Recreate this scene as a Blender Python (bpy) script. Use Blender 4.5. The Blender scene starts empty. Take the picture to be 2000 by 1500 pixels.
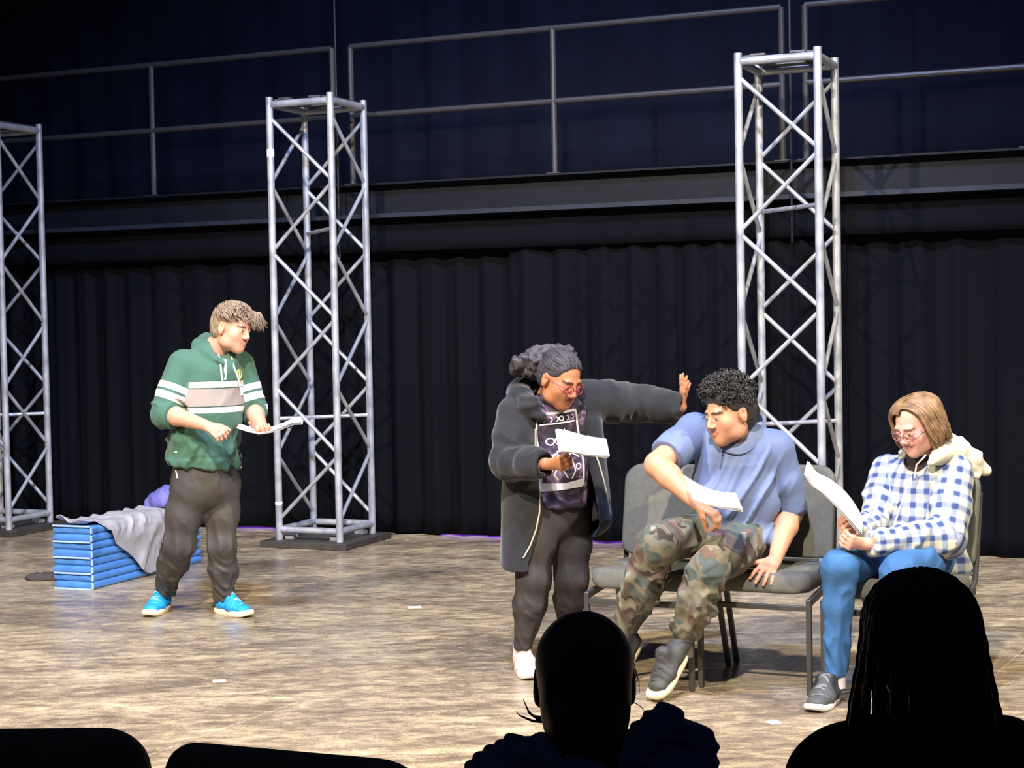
import bpy, math, random
import numpy as np
from mathutils import Vector, Matrix
from mathutils.bvhtree import BVHTree

# ------------------------------------------------------------------ camera
SC = bpy.context.scene
COL = SC.collection
FPX, PITCH, ROLL, CAMH = 3240.0, 0.0395, -0.0183, 1.548
_cp, _sp = math.cos(PITCH), math.sin(PITCH)
_cr, _sr = math.cos(ROLL), math.sin(ROLL)
CF = np.array([0, _cp, -_sp])
_R = np.array([1.0, 0, 0]); _U = np.array([0, _sp, _cp])
CR = _cr * _R + _sr * _U
CU = -_sr * _R + _cr * _U
CC = np.array([0, 0, CAMH])
cd = bpy.data.cameras.new('camera')
cam = bpy.data.objects.new('camera', cd)
COL.objects.link(cam)
cd.sensor_width = 36.0
cd.lens = 36.0 * FPX / 2000.0
cd.clip_start = 0.05
cam.matrix_world = Matrix(((CR[0], CU[0], -CF[0], 0), (CR[1], CU[1], -CF[1], 0),
                           (CR[2], CU[2], -CF[2], CAMH), (0, 0, 0, 1)))
SC.camera = cam
SC.view_settings.view_transform = 'Standard'
SC.view_settings.look = 'None'
SC.view_settings.gamma = 1.0
SC.view_settings.use_curve_mapping = False
SC.view_settings.exposure = 0.30

# ------------------------------------------------------------------ world and stage lights
W = bpy.data.worlds.new('house'); SC.world = W
W.use_nodes = True
bgn = W.node_tree.nodes['Background']
bgn.inputs[0].default_value = (0.42, 0.52, 0.95, 1)
bgn.inputs[1].default_value = 0.020

def spot(name, loc, target, power, color, angle, blend=0.6, size=0.15):
    l = bpy.data.lights.new(name, 'SPOT')
    l.energy = power; l.color = color
    l.spot_size = math.radians(angle); l.spot_blend = blend
    l.shadow_soft_size = size
    o = bpy.data.objects.new(name, l); COL.objects.link(o)
    o.location = loc
    o.rotation_euler = (Vector(target) - Vector(loc)).to_track_quat('-Z', 'Y').to_euler()
    return o
spot('stage_spot_left', (-5.0, 3.4, 6.2), (-0.8, 8.2, 0.4), 2500, (1.0, 0.86, 0.68), 66, 0.7, 0.10)
spot('stage_spot_right', (5.4, 3.6, 6.2), (0.3, 8.2, 0.4), 2300, (1.0, 0.88, 0.74), 66, 0.7, 0.10)
spot('stage_spot_front', (-0.6, 0.6, 6.8), (-0.5, 8.2, 0.5), 3900, (1.0, 0.88, 0.74), 56, 0.7, 0.12)
spot('stage_spot_cool', (-0.5, 4.2, 8.0), (-0.4, 9.4, 1.4), 3000, (0.36, 0.52, 1.0), 78, 0.8, 0.20)

# ------------------------------------------------------------------ helpers: measuring, meshes, objects
def ray(u, v): return CF + CR * (u - 1000) / FPX - CU * (v - 750) / FPX
def PX(u, v, Y):            # the point at depth Y (metres from the tripod line) seen in that direction
    d = ray(u, v); return CC + d * (Y / d[1])
def FL(u, v, z=0.0):        # the point of the floor (or of a level z) seen in that direction
    d = ray(u, v); return CC + d * ((z - CC[2]) / d[2])
def V3(*a): return np.array(a, float)
def nrm(v):
    v = np.asarray(v, float); return v / (np.linalg.norm(v) + 1e-12)
def lerp(a, b, t): return np.asarray(a) * (1 - t) + np.asarray(b) * t

def raw_mesh(name, V, F, smooth=True):
    V = np.asarray(V, np.float32)
    me = bpy.data.meshes.new(name)
    if isinstance(F, np.ndarray):
        n = F.shape[1]; nf = len(F)
        me.vertices.add(len(V)); me.vertices.foreach_set('co', V.ravel())
        me.loops.add(nf * n); me.loops.foreach_set('vertex_index', F.astype(np.int32).ravel())
        me.polygons.add(nf)
        me.polygons.foreach_set('loop_start', np.arange(0, nf * n, n, dtype=np.int32))
        me.polygons.foreach_set('loop_total', np.full(nf, n, np.int32))
        me.update(calc_edges=True)
    else:
        me.from_pydata([tuple(map(float, v)) for v in V], [], F)
        me.update()
    me.polygons.foreach_set('use_smooth', np.full(len(me.polygons), smooth, bool))
    return me

def sharp(me, deg=35):
    me.set_sharp_from_angle(angle=math.radians(deg))

def obj(name, me, mat=None, parent=None, base=None):
    o = bpy.data.objects.new(name, me); COL.objects.link(o)
    if mat is not None and me is not None:
        me.materials.append(mat)
    if parent is not None: o.parent = parent
    return o

def tag(o, label=None, cat=None, group=None, kind=None):
    if label: o['label'] = label
    if cat: o['category'] = cat
    if group: o['group'] = group
    if kind: o['kind'] = kind
    return o

def empty(name, loc=(0, 0, 0), rz=0.0):
    o = bpy.data.objects.new(name, None); COL.objects.link(o)
    o.location = [float(c) for c in loc]; o.rotation_euler = (0, 0, rz)
    o.empty_display_size = 0.1
    return o

def copy_tree(o, parent=None):
    c = o.copy(); COL.objects.link(c); c.parent = parent
    for k in 'label', 'category', 'group':
        if parent is None and k in c: del c[k]
    for ch in list(o.children): copy_tree(ch, c)
    return c

class MB:
    """collects simple solids for one part"""
    def __init__(s): s.v = []; s.f = []
    def add(s, V, F):
        n = len(s.v); s.v += [tuple(map(float, p)) for p in V]
        s.f += [tuple(i + n for i in f) for f in F]; return s
    def box(s, c, d, M=None):
        c = np.array(c, float); h = np.array(d, float) / 2
        P = [V3(x, y, z) * h for x in (-1, 1) for y in (-1, 1) for z in (-1, 1)]
        if M is not None: P = [M @ p for p in P]
        return s.add([p + c for p in P], [(0, 1, 3, 2), (4, 6, 7, 5), (0, 4, 5, 1), (2, 3, 7, 6), (0, 2, 6, 4), (1, 5, 7, 3)])
    def tube(s, pts, r, n=10, cap=True, up=None, flat=1.0):
        P = [np.array(p, float) for p in pts]
        if not hasattr(r, '__len__'): r = [r] * len(P)
        T = []
        for i in range(len(P)):
            a = P[max(i - 1, 0)]; b = P[min(i + 1, len(P) - 1)]; T.append(nrm(b - a))
        ref = np.array(up, float) if up is not None else (V3(0, 0, 1) if abs(T[0][2]) < 0.9 else V3(1, 0, 0))
        X = nrm(np.cross(T[0], ref)); V = []
        for i in range(len(P)):
            X = nrm(X - T[i] * (X @ T[i])); Y = np.cross(T[i], X)
            for k in range(n):
                a = 2 * math.pi * k / n
                V.append(P[i] + r[i] * (X * math.cos(a) + Y * math.sin(a) * flat))
        F = []
        for i in range(len(P) - 1):
            for k in range(n):
                k2 = (k + 1) % n
                F.append((i * n + k, i * n + k2, (i + 1) * n + k2, (i + 1) * n + k))
        if cap:
            F.append(tuple(range(n - 1, -1, -1))); F.append(tuple((len(P) - 1) * n + k for k in range(n)))
        return s.add(V, F)
    def prism(s, poly, z0, z1):
        n = len(poly)
        V = [(x, y, z0) for x, y in poly] + [(x, y, z1) for x, y in poly]
        F = [tuple(range(n - 1, -1, -1)), tuple(range(n, 2 * n))]
        F += [(i, (i + 1) % n, n + (i + 1) % n, n + i) for i in range(n)]
        return s.add(V, F)
    def build(s, name, mat, parent=None, smooth=True, bevel=0.0, off=None, ang=35):
        V = np.array(s.v, float)
        if off is not None: V = V - np.asarray(off, float)
        me = raw_mesh(name, V, s.f, smooth)
        if smooth: sharp(me, ang)
        o = obj(name, me, mat, parent)
        if bevel:
            m = o.modifiers.new('bevel', 'BEVEL'); m.width = bevel; m.segments = 2; m.limit_method = 'ANGLE'
        return o

# ------------------------------------------------------------------ materials
def newmat(name):
    m = bpy.data.materials.new(name); m.use_nodes = True
    nt = m.node_tree; b = nt.nodes['Principled BSDF']
    return m, nt, b
def srgb(r, g, b):
    f = lambda c: (c / 255 / 12.92) if c / 255 <= 0.04045 else ((c / 255 + 0.055) / 1.055) ** 2.4
    return (f(r), f(g), f(b), 1.0)
def node(nt, t, **kw):
    n = nt.nodes.new(t)
    for k, v in kw.items(): setattr(n, k, v)
    return n
def ramp(nt, stops, interp='LINEAR'):
    r = nt.nodes.new('ShaderNodeValToRGB'); cr = r.color_ramp; cr.interpolation = interp
    while len(cr.elements) < len(stops): cr.elements.new(0.5)
    for e, (p, c) in zip(cr.elements, stops): e.position = p; e.color = c
    return r
def simple(name, col, rough=0.6, metal=0.0, noise=0.0, nscale=30.0, bump=0.0, bscale=200.0, sheen=0.0, spec=0.5, sss=0.0):
    m, nt, b = newmat(name)
    b.inputs['Base Color'].default_value = col
    b.inputs['Roughness'].default_value = rough
    b.inputs['Metallic'].default_value = metal
    b.inputs['Specular IOR Level'].default_value = spec
    if sheen: b.inputs['Sheen Weight'].default_value = sheen
    if sss:
        b.inputs['Subsurface Weight'].default_value = sss
        b.inputs['Subsurface Radius'].default_value = (0.012, 0.005, 0.003)
        b.inputs['Subsurface Scale'].default_value = 1.0
    tc = node(nt, 'ShaderNodeTexCoord')
    if noise:
        n = node(nt, 'ShaderNodeTexNoise'); n.inputs['Scale'].default_value = nscale; n.inputs['Detail'].default_value = 4
        nt.links.new(tc.outputs['Object'], n.inputs['Vector'])
        a = tuple(max(0, c * (1 - noise)) for c in col[:3]) + (1,); z = tuple(min(1, c * (1 + noise)) for c in col[:3]) + (1,)
        r = ramp(nt, [(0.3, a), (0.7, z)])
        nt.links.new(n.outputs['Fac'], r.inputs[0]); nt.links.new(r.outputs[0], b.inputs['Base Color'])
    if bump:
        n = node(nt, 'ShaderNodeTexNoise'); n.inputs['Scale'].default_value = bscale; n.inputs['Detail'].default_value = 3
        nt.links.new(tc.outputs['Object'], n.inputs['Vector'])
        bp = node(nt, 'ShaderNodeBump'); bp.inputs['Strength'].default_value = bump; bp.inputs['Distance'].default_value = 0.004
        nt.links.new(n.outputs['Fac'], bp.inputs['Height']); nt.links.new(bp.outputs[0], b.inputs['Normal'])
    return m
def attr_mat(name, rough=0.6, sss=0.0, bump=0.0, bscale=250.0, sheen=0.0, spec=0.4):
    m, nt, b = newmat(name)
    a = node(nt, 'ShaderNodeAttribute', attribute_name='col')
    nt.links.new(a.outputs['Color'], b.inputs['Base Color'])
    b.inputs['Roughness'].default_value = rough
    b.inputs['Specular IOR Level'].default_value = spec
    if sheen: b.inputs['Sheen Weight'].default_value = sheen
    if sss:
        b.inputs['Subsurface Weight'].default_value = sss
        b.inputs['Subsurface Radius'].default_value = (0.010, 0.004, 0.0025)
        b.inputs['Subsurface Scale'].default_value = 1.0
    if bump:
        tc = node(nt, 'ShaderNodeTexCoord')
        n = node(nt, 'ShaderNodeTexNoise'); n.inputs['Scale'].default_value = bscale; n.inputs['Detail'].default_value = 3
        nt.links.new(tc.outputs['Object'], n.inputs['Vector'])
        bp = node(nt, 'ShaderNodeBump'); bp.inputs['Strength'].default_value = bump; bp.inputs['Distance'].default_value = 0.003
        nt.links.new(n.outputs['Fac'], bp.inputs['Height']); nt.links.new(bp.outputs[0], b.inputs['Normal'])
    return m
# ------------------------------------------------------------------ the setting
WA = math.atan(-0.4267)                      # the back of the stage runs at this angle
WD = V3(math.cos(WA), math.sin(WA), 0)       # along the back wall, to the right
WN = V3(-math.sin(WA), math.cos(WA), 0)      # away from the audience
W0 = V3(0, 11.58, 0)
def WP(s, d, z): return W0 + WD * s + WN * d + V3(0, 0, z)     # s metres along, d metres behind the curtain line

def floor_mat():
    m, nt, b = newmat('worn_stage_floor')
    tc = node(nt, 'ShaderNodeTexCoord')
    def noise(scale, det, rough, vec, dist=0.0):
        n = node(nt, 'ShaderNodeTexNoise'); n.inputs['Scale'].default_value = scale; n.inputs['Detail'].default_value = det
        n.inputs['Roughness'].default_value = rough; n.inputs['Distortion'].default_value = dist
        nt.links.new(vec, n.inputs['Vector']); return n.outputs['Fac']
    mp = node(nt, 'ShaderNodeMapping'); mp.inputs['Rotation'].default_value = (0, 0, WA)
    mp.inputs['Scale'].default_value = (1.0, 2.2, 1.0)
    nt.links.new(tc.outputs['Object'], mp.inputs['Vector'])
    big = noise(1.3, 5, 0.62, mp.outputs[0], 0.8)
    mid = noise(8.0, 8, 0.72, mp.outputs[0], 0.5)
    fine = noise(85.0, 6, 0.75, tc.outputs['Object'])
    def mth(op, a, c):
        n = node(nt, 'ShaderNodeMath', operation=op)
        for i, x in enumerate((a, c)):
            if isinstance(x, (int, float)): n.inputs[i].default_value = x
            else: nt.links.new(x, n.inputs[i])
        return n.outputs[0]
    s = mth('ADD', mth('MULTIPLY', big, 0.36), mth('ADD', mth('MULTIPLY', mid, 0.38), mth('MULTIPLY', fine, 0.26)))
    r = ramp(nt, [(0.39, srgb(94, 82, 70)), (0.475, srgb(130, 115, 95)), (0.53, srgb(166, 150, 122)), (0.60, srgb(202, 186, 150))])
    nt.links.new(s, r.inputs[0])
    # pale scuffs
    mp2 = node(nt, 'ShaderNodeMapping'); mp2.inputs['Rotation'].default_value = (0, 0, 0.35); mp2.inputs['Scale'].default_value = (1.2, 14, 1)
    nt.links.new(tc.outputs['Object'], mp2.inputs['Vector'])
    sc = noise(3.0, 7, 0.7, mp2.outputs[0], 1.2)
    rs = ramp(nt, [(0.60, (0, 0, 0, 1)), (0.72, (0.55, 0.55, 0.55, 1))])
    nt.links.new(sc, rs.inputs[0])
    mx = node(nt, 'ShaderNodeMix', data_type='RGBA')
    nt.links.new(rs.outputs[0], mx.inputs['Factor']); nt.links.new(r.outputs[0], mx.inputs['A'])
    mx.inputs['B'].default_value = srgb(205, 188, 160)
    # faint scuffed joints of the floor sheets
    mp3 = node(nt, 'ShaderNodeMapping'); mp3.inputs['Rotation'].default_value = (0, 0, 0.50); mp3.inputs['Location'].default_value = (0.35, 0.62, 0)
    nt.links.new(tc.outputs['Object'], mp3.inputs['Vector'])
    bk = node(nt, 'ShaderNodeTexBrick'); bk.inputs['Scale'].default_value = 1.0; bk.inputs['Brick Width'].default_value = 2.44; bk.inputs['Row Height'].default_value = 1.22
    bk.inputs['Mortar Size'].default_value = 0.0035; bk.inputs['Mortar Smooth'].default_value = 0.3
    nt.links.new(mp3.outputs[0], bk.inputs['Vector'])
    jm = mth('MULTIPLY', bk.outputs['Fac'], mth('MULTIPLY', mid, 0.75))
    mx2 = node(nt, 'ShaderNodeMix', data_type='RGBA'); nt.links.new(jm, mx2.inputs['Factor']); nt.links.new(mx.outputs['Result'], mx2.inputs['A'])
    mx2.inputs['B'].default_value = srgb(214, 200, 172)
    nt.links.new(mx2.outputs['Result'], b.inputs['Base Color'])
    rr = ramp(nt, [(0.35, (0.20, 0.20, 0.20, 1)), (0.65, (0.42, 0.42, 0.42, 1))])
    nt.links.new(mid, rr.inputs[0]); nt.links.new(rr.outputs[0], b.inputs['Roughness'])
    b.inputs['Specular IOR Level'].default_value = 0.5
    bp = node(nt, 'ShaderNodeBump'); bp.inputs['Strength'].default_value = 0.15; bp.inputs['Distance'].default_value = 0.002
    nt.links.new(fine, bp.inputs['Height']); nt.links.new(bp.outputs[0], b.inputs['Normal'])
    return m

m_floor = floor_mat()
m = MB(); m.box((0, 7.5, -0.1), (24, 24, 0.2)); fo = m.build('floor', m_floor); tag(fo, kind='structure')

m_black = simple('black_masking_cloth', srgb(9, 11, 18), 0.9, spec=0.1, bump=0.25, bscale=120)
m_black2 = simple('navy_black_wall', srgb(17, 22, 38), 0.85, spec=0.15, noise=0.2, nscale=3)
m = MB()
P = [WP(-9, 2.0, 0), WP(9, 2.0, 0), WP(9, 2.2, 0), WP(-9, 2.2, 0)]
m.prism([(p[0], p[1]) for p in P], 0, 7.5); wb = m.build('wall_back', m_black2); tag(wb, kind='structure')

def pleated(name, s0, s1, d, z0, z1, amp, per, seed, mat, nz=14, thick=0.006):
    rng = random.Random(seed)
    n = int((s1 - s0) / 0.02)
    ph = 0.0; A = []; widths = []
    V = []; F = []
    x = s0; offs = []
    phase = rng.random() * 6
    for i in range(n + 1):
        t = i / n; phase += 2 * math.pi * 0.02 * (s1 - s0) / (n * 0.02) / (per * (0.75 + 0.5 * (0.5 + 0.5 * math.sin(i * 0.037 + seed))))
        a = math.sin(phase) + 0.35 * math.sin(phase * 2.3 + 1) + 0.5 * math.sin(i * 0.021 + seed * 2)
        offs.append(a)
    for j in range(nz + 1):
        z = z0 + (z1 - z0) * j / nz
        g = 1.0 - 0.55 * (j / nz) ** 2
        for i in range(n + 1):
            p = WP(s0 + (s1 - s0) * i / n, d + amp * g * offs[i], z); V.append(p)
    for j in range(nz):
        for i in range(n):
            a = j * (n + 1) + i
            F.append((a, a + 1, a + n + 2, a + n + 1))
    me = raw_mesh(name, V, F, True)
    o = obj(name, me, mat)
    so = o.modifiers.new('solid', 'SOLIDIFY'); so.thickness = thick; so.offset = 1
    return o
# lower black drape in three widths, hung from below the gallery beam
c1 = pleated('stage_curtain', -8.0, -0.02, 0.05, 0.015, 2.30, 0.030, 0.30, 3, m_black)
tag(c1, 'black pleated drape behind the middle truss tower, left of the seam', 'curtain', 'black drapes under the gallery')
c2 = pleated('stage_curtain', 0.0, 2.35, 0.0, 0.015, 2.30, 0.034, 0.24, 8, m_black)
tag(c2, 'black pleated drape behind the hooded standing performer, between two towers', 'curtain', 'black drapes under the gallery')
c3 = pleated('stage_curtain', 2.30, 7.0, 0.06, 0.0, 2.30, 0.030, 0.28, 5, m_black)
tag(c3, 'black pleated drape at the right, behind the plaid-shirted performer', 'curtain', 'black drapes under the gallery')
v1 = pleated('curtain_valance', -8.0, 7.0, -0.07, 2.04, 2.34, 0.004, 0.9, 2, m_black, 4)
tag(v1, 'black cloth valance hanging just under the gallery beam', 'valance')
u1 = pleated('stage_curtain', -8.0, 7.5, 1.25, 2.5, 6.2, 0.012, 0.5, 11, m_black2, 10)
tag(u1, 'dark navy drape hanging behind the gallery railings', 'curtain')

m_steel = simple('painted_black_steel', srgb(13, 17, 27), 0.55, 0.0, noise=0.2, nscale=5, spec=0.2)
m_flange = simple('toplit_flange_steel', srgb(30, 37, 50), 0.5, 0.0, noise=0.2, nscale=6, spec=0.3)  # same paint as the web, its colour lightened for light from above
m_deck = simple('gallery_deck', srgb(38, 36, 36), 0.8)
m_rail = simple('dark_rail_tube', srgb(66, 66, 68), 0.45, 0.4)
RB = Matrix.Rotation(WA, 3, 'Z'); RBn = np.array(RB)
gb = empty('gallery_beam', WP(0, -0.12, 0), WA)
tag(gb, 'long dark steel channel beam carrying the gallery across the stage', 'beam')
m = MB(); m.box((-0.4, 0.03, 2.405), (15.2, 0.012, 0.215)); m.build('web', m_steel, gb)
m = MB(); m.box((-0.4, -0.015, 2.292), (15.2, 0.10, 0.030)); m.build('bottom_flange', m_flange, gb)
m = MB(); m.box((-0.4, -0.015, 2.516), (15.2, 0.10, 0.014)); m.build('top_flange', m_steel, gb)
m = MB(); m.box((-0.4, 0.62, 2.50), (15.2, 1.15, 0.03)); m.build('deck', m_deck, gb)

def s_at(u):     # distance along the beam seen at column u
    d = ray(u, 400); nrmv = WN; w = WP(0, -0.12, 0)
    t = ((w - CC) @ nrmv) / (d @ nrmv); P = CC + t * d
    return (P - w) @ WD
def railing(u0, u1, mids, label):
    s0, s1 = s_at(u0), s_at(u1)
    root = empty('guard_railing', WP((s0 + s1) / 2, -0.12, 2.523), WA); h = (s1 - s0) / 2
    tag(root, label, 'railing', 'gallery guard railings')
    for z in (0.982, 0.49):
        m = MB(); m.tube([(-h, 0, z), (h, 0, z)], 0.021, 10); m.build('rail', m_rail, root)
    for x in [-h, h] + [s_at(c) - (s0 + s1) / 2 for c in mids]:
        m = MB(); m.tube([(x, 0, 0), (x, 0, 0.982)], 0.021, 10); m.build('post', m_rail, root)
        m = MB(); m.box((x, 0, 0.004), (0.10, 0.07, 0.008)); m.build('foot_plate', m_rail, root)
railing(-480, 655, [-80, 302], 'dark gallery railing at upper left, ending above the middle truss tower')
railing(691, 1530, [1085], 'dark gallery railing spanning between the middle and right truss towers')
railing(1576, 2420, [2010], 'dark gallery railing at upper right, beyond the right truss tower')
m_pipe = simple('dark_pipe', srgb(34, 38, 50), 0.5, 0.2)
for u, lab in ((672, 'thin dark vertical pipe in the railing gap above the middle tower'), (1552, 'thin dark vertical pipe in the railing gap behind the right tower')):
    b0 = WP(s_at(u), -0.20, 0)
    m = MB(); m.tube([b0 + V3(0, 0, 2.0), b0 + V3(0, 0, 6.0)], 0.008, 8); o = m.build('hanging_pipe', m_pipe, off=b0); o.location = b0
    tag(o, lab, 'pipe', 'pipes in front of the gallery')
# violet glow leaking under the drapes from backstage
for s in (-2.05, -0.25, 0.45):
    l = bpy.data.lights.new('backstage_glow', 'AREA'); l.shape = 'RECTANGLE'; l.size = 0.8; l.size_y = 0.03
    l.energy = 0.10; l.color = (0.30, 0.08, 1.0)
    lo = bpy.data.objects.new('backstage_glow', l); COL.objects.link(lo)
    lo.location = WP(s, 0.16, 0.02); lo.rotation_euler = (math.radians(-90), 0, WA)

# ------------------------------------------------------------------ truss towers
def tube_metal():
    m, nt, b = newmat('brushed_aluminium')
    tc = node(nt, 'ShaderNodeTexCoord')
    n = node(nt, 'ShaderNodeTexNoise'); n.inputs['Scale'].default_value = 9; n.inputs['Detail'].default_value = 5
    nt.links.new(tc.outputs['Object'], n.inputs['Vector'])
    r = ramp(nt, [(0.3, srgb(148, 153, 163)), (0.7, srgb(192, 197, 206))]); nt.links.new(n.outputs['Fac'], r.inputs[0])
    nt.links.new(r.outputs[0], b.inputs['Base Color'])
    r2 = ramp(nt, [(0.3, (0.36, 0.36, 0.36, 1)), (0.7, (0.52, 0.52, 0.52, 1))]); nt.links.new(n.outputs['Fac'], r2.inputs[0])
    nt.links.new(r2.outputs[0], b.inputs['Roughness'])
    b.inputs['Metallic'].default_value = 0.35
    return m
m_alu = tube_metal()
m_plate = simple('dark_base_plate', srgb(66, 64, 62), 0.6, 0.2, noise=0.3, nscale=12)
m_top = simple('dull_top_plate', srgb(90, 90, 92), 0.5, 0.4)
m_tape = simple('white_tape', srgb(238, 238, 236), 0.7)
TS, TH, TZ = 0.475, 3.05, 0.045
def make_tower():
    root = empty('truss_tower')
    h = TS / 2; C = [V3(-h, -h, 0), V3(h, -h, 0), V3(h, h, 0), V3(-h, h, 0)]
    z = lambda c, zz: V3(c[0], c[1], zz)
    for c in C:
        m = MB(); m.tube([z(c, TZ), z(c, TZ + TH)], 0.0245, 18); m.build('leg', m_alu, root)
    for i in range(4):
        a, b = C[i], C[(i + 1) % 4]; d = nrm(b - a) * 0.02
        for zz in (TZ + 0.07, TZ + TH - 0.05):
            m = MB(); m.tube([z(a + d, zz), z(b - d, zz)], 0.0245 if zz > 1 else 0.023, 14); m.build('end_bar', m_alu, root)
        st = (TH - 0.26) / 6; top = TZ + TH - 0.13
        for k in range(6):
            p, q = (a, b) if k % 2 == 0 else (b, a)
            dd = nrm(q - p) * 0.012
            z0, z1 = top - k * st - 0.02, top - (k + 1) * st + 0.02
            m = MB(); m.tube([z(p + dd, z0), z(q - dd, z1)], 0.0135, 10); m.build('brace', m_alu, root)
    m = MB(); m.tube([z(C[3], 2.18), z(C[1], 2.18)], 0.0135, 10); m.build('cross_bar', m_alu, root)
    m = MB(); m.tube([z(C[0], 0.885), z(C[2], 0.885)], 0.0135, 10); m.build('cross_bar', m_alu, root)
    m = MB(); m.box((0, 0, 0.0225), (TS + 0.20, TS + 0.20, 0.045)); m.build('base_plate', m_plate, root, bevel=0.004)
    for i, c in enumerate(C):
        e = nrm(-c) * 0.085
        m = MB(); m.box((c[0] + e[0], c[1] + e[1], TZ + 0.016), (0.07, 0.07, 0.03)); m.build('foot_clamp', m_alu, root, bevel=0.003)
    # open frame of flat plates closing the top
    for sx in (-1, 1):
        m = MB(); m.box((sx * 0.15, 0, TZ + TH - 0.018), (0.13, TS - 0.05, 0.012)); m.build('top_plate', m_top, root)
    m = MB(); m.box((0, 0.14, TZ + TH - 0.030), (0.20, 0.12, 0.010)); m.build('top_plate', m_top, root)
    for sx in (-1, 1):
        m = MB(); m.box((sx * 0.12, -h + 0.02, TZ + TH - 0.016), (0.09, 0.05, 0.012)); m.build('corner_tab', m_top, root)
    return root
tw = make_tower()
TOW = [(-1.3196, 11.585, 'aluminium box truss tower standing behind the man in the green hoodie'),
       (1.687, 10.033, 'aluminium box truss tower standing behind the man in the blue polo'),
       (-3.892, 12.62, 'aluminium box truss tower cut off by the left edge, behind the blue mats')]
for i, (x, y, lab) in enumerate(TOW):
    t = tw if i == 0 else copy_tree(tw)
    t.location = (x, y, 0); t.rotation_euler = (0, 0, -0.403)
    tag(t, lab, 'truss tower', 'aluminium truss towers')
# tape wrapped on the front left leg of the middle tower
def leg_tape(zc, hh):
    m = MB(); m.tube([(-TS / 2, -TS / 2, zc - hh), (-TS / 2, -TS / 2, zc + hh)], 0.0262, 18)
    m.build('tape', m_tape, tw)
leg_tape(2.715, 0.026); leg_tape(0.30, 0.010)

# ------------------------------------------------------------------ chairs
m_pad = simple('grey_green_chair_pad', srgb(94, 94, 86), 0.75, noise=0.12, nscale=40, bump=0.15, bscale=300)
m_shell = simple('black_chair_frame', srgb(66, 66, 62), 0.45, 0.2)
m_trim = simple('shine_pale_chair_rail', srgb(176, 174, 160), 0.5)  # cream base colour paints in the highlight on the rear frame bar
def rr_poly(w, h, r, n=6, r2=None):
    """rounded rectangle outline, centred; r2 = radius of the lower corners"""
    r2 = r if r2 is None else r2
    P = []
    for cx, cy, a0, rr in ((w / 2, h / 2, 0, r), (-w / 2, h / 2, 90, r), (-w / 2, -h / 2, 180, r2), (w / 2, -h / 2, 270, r2)):
        for k in range(n + 1):
            a = math.radians(a0 + 90 * k / n)
            P.append((cx - math.copysign(rr, cx) + rr * math.cos(a), cy - math.copysign(rr, cy) + rr * math.sin(a)))
    return P
def cushion(name, outline, thick, mapf, mat, root, edge=0.018, rings=4):
    """pad: outline (2d) inflated, mapf(x, y, t) -> 3d with t across the thickness"""
    n = len(outline); V = []; F = []
    c = np.mean(outline, 0)
    prof = []
    for k in range(rings + 1):
        a = math.pi / 2 * k / rings
        prof.append((1 - math.cos(a), math.sin(a)))
    lv = []
    for side in (-1, 1):
        for (ins, up) in (prof if side == -1 else prof[::-1]):
            pass
    levels = [(edge * (1 - math.sin(math.pi / 2 * k / rings)), -thick / 2 + (thick / 2) * (1 - math.cos(math.pi / 2 * k / rings))) for k in range(rings + 1)]
    levels += [(i, -t) for i, t in levels[::-1][1:]]
    for ins, t in levels:
        for (x, y) in outline:
            d = np.array([x, y]) - c; L = np.linalg.norm(d)
            q = c + d * (1 - ins / L); V.append(mapf(q[0], q[1], t))
    for j in range(len(levels) - 1):
        for i in range(n):
            F.append((j * n + i, j * n + (i + 1) % n, (j + 1) * n + (i + 1) % n, (j + 1) * n + i))
    for j, rev in ((0, True), (len(levels) - 1, False)):
        t = levels[j][1]; b = len(V)
        for sc in (0.66, 0.33):
            for (x, y) in outline:
                q = c + (np.array([x, y]) - c) * sc; V.append(mapf(q[0], q[1], t * 1.12))
        V.append(mapf(c[0], c[1], t * 1.15))
        for i in range(n):
            i2 = (i + 1) % n
            q1 = (j * n + i, j * n + i2, b + i2, b + i); q2 = (b + i, b + i2, b + n + i2, b + n + i); q3 = (b + n + i, b + n + i2, b + 2 * n)
            for q in (q1, q2, q3): F.append(q if not rev else q[::-1])
    me = raw_mesh(name, V, F, True)
    return obj(name, me, mat, root)
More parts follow.
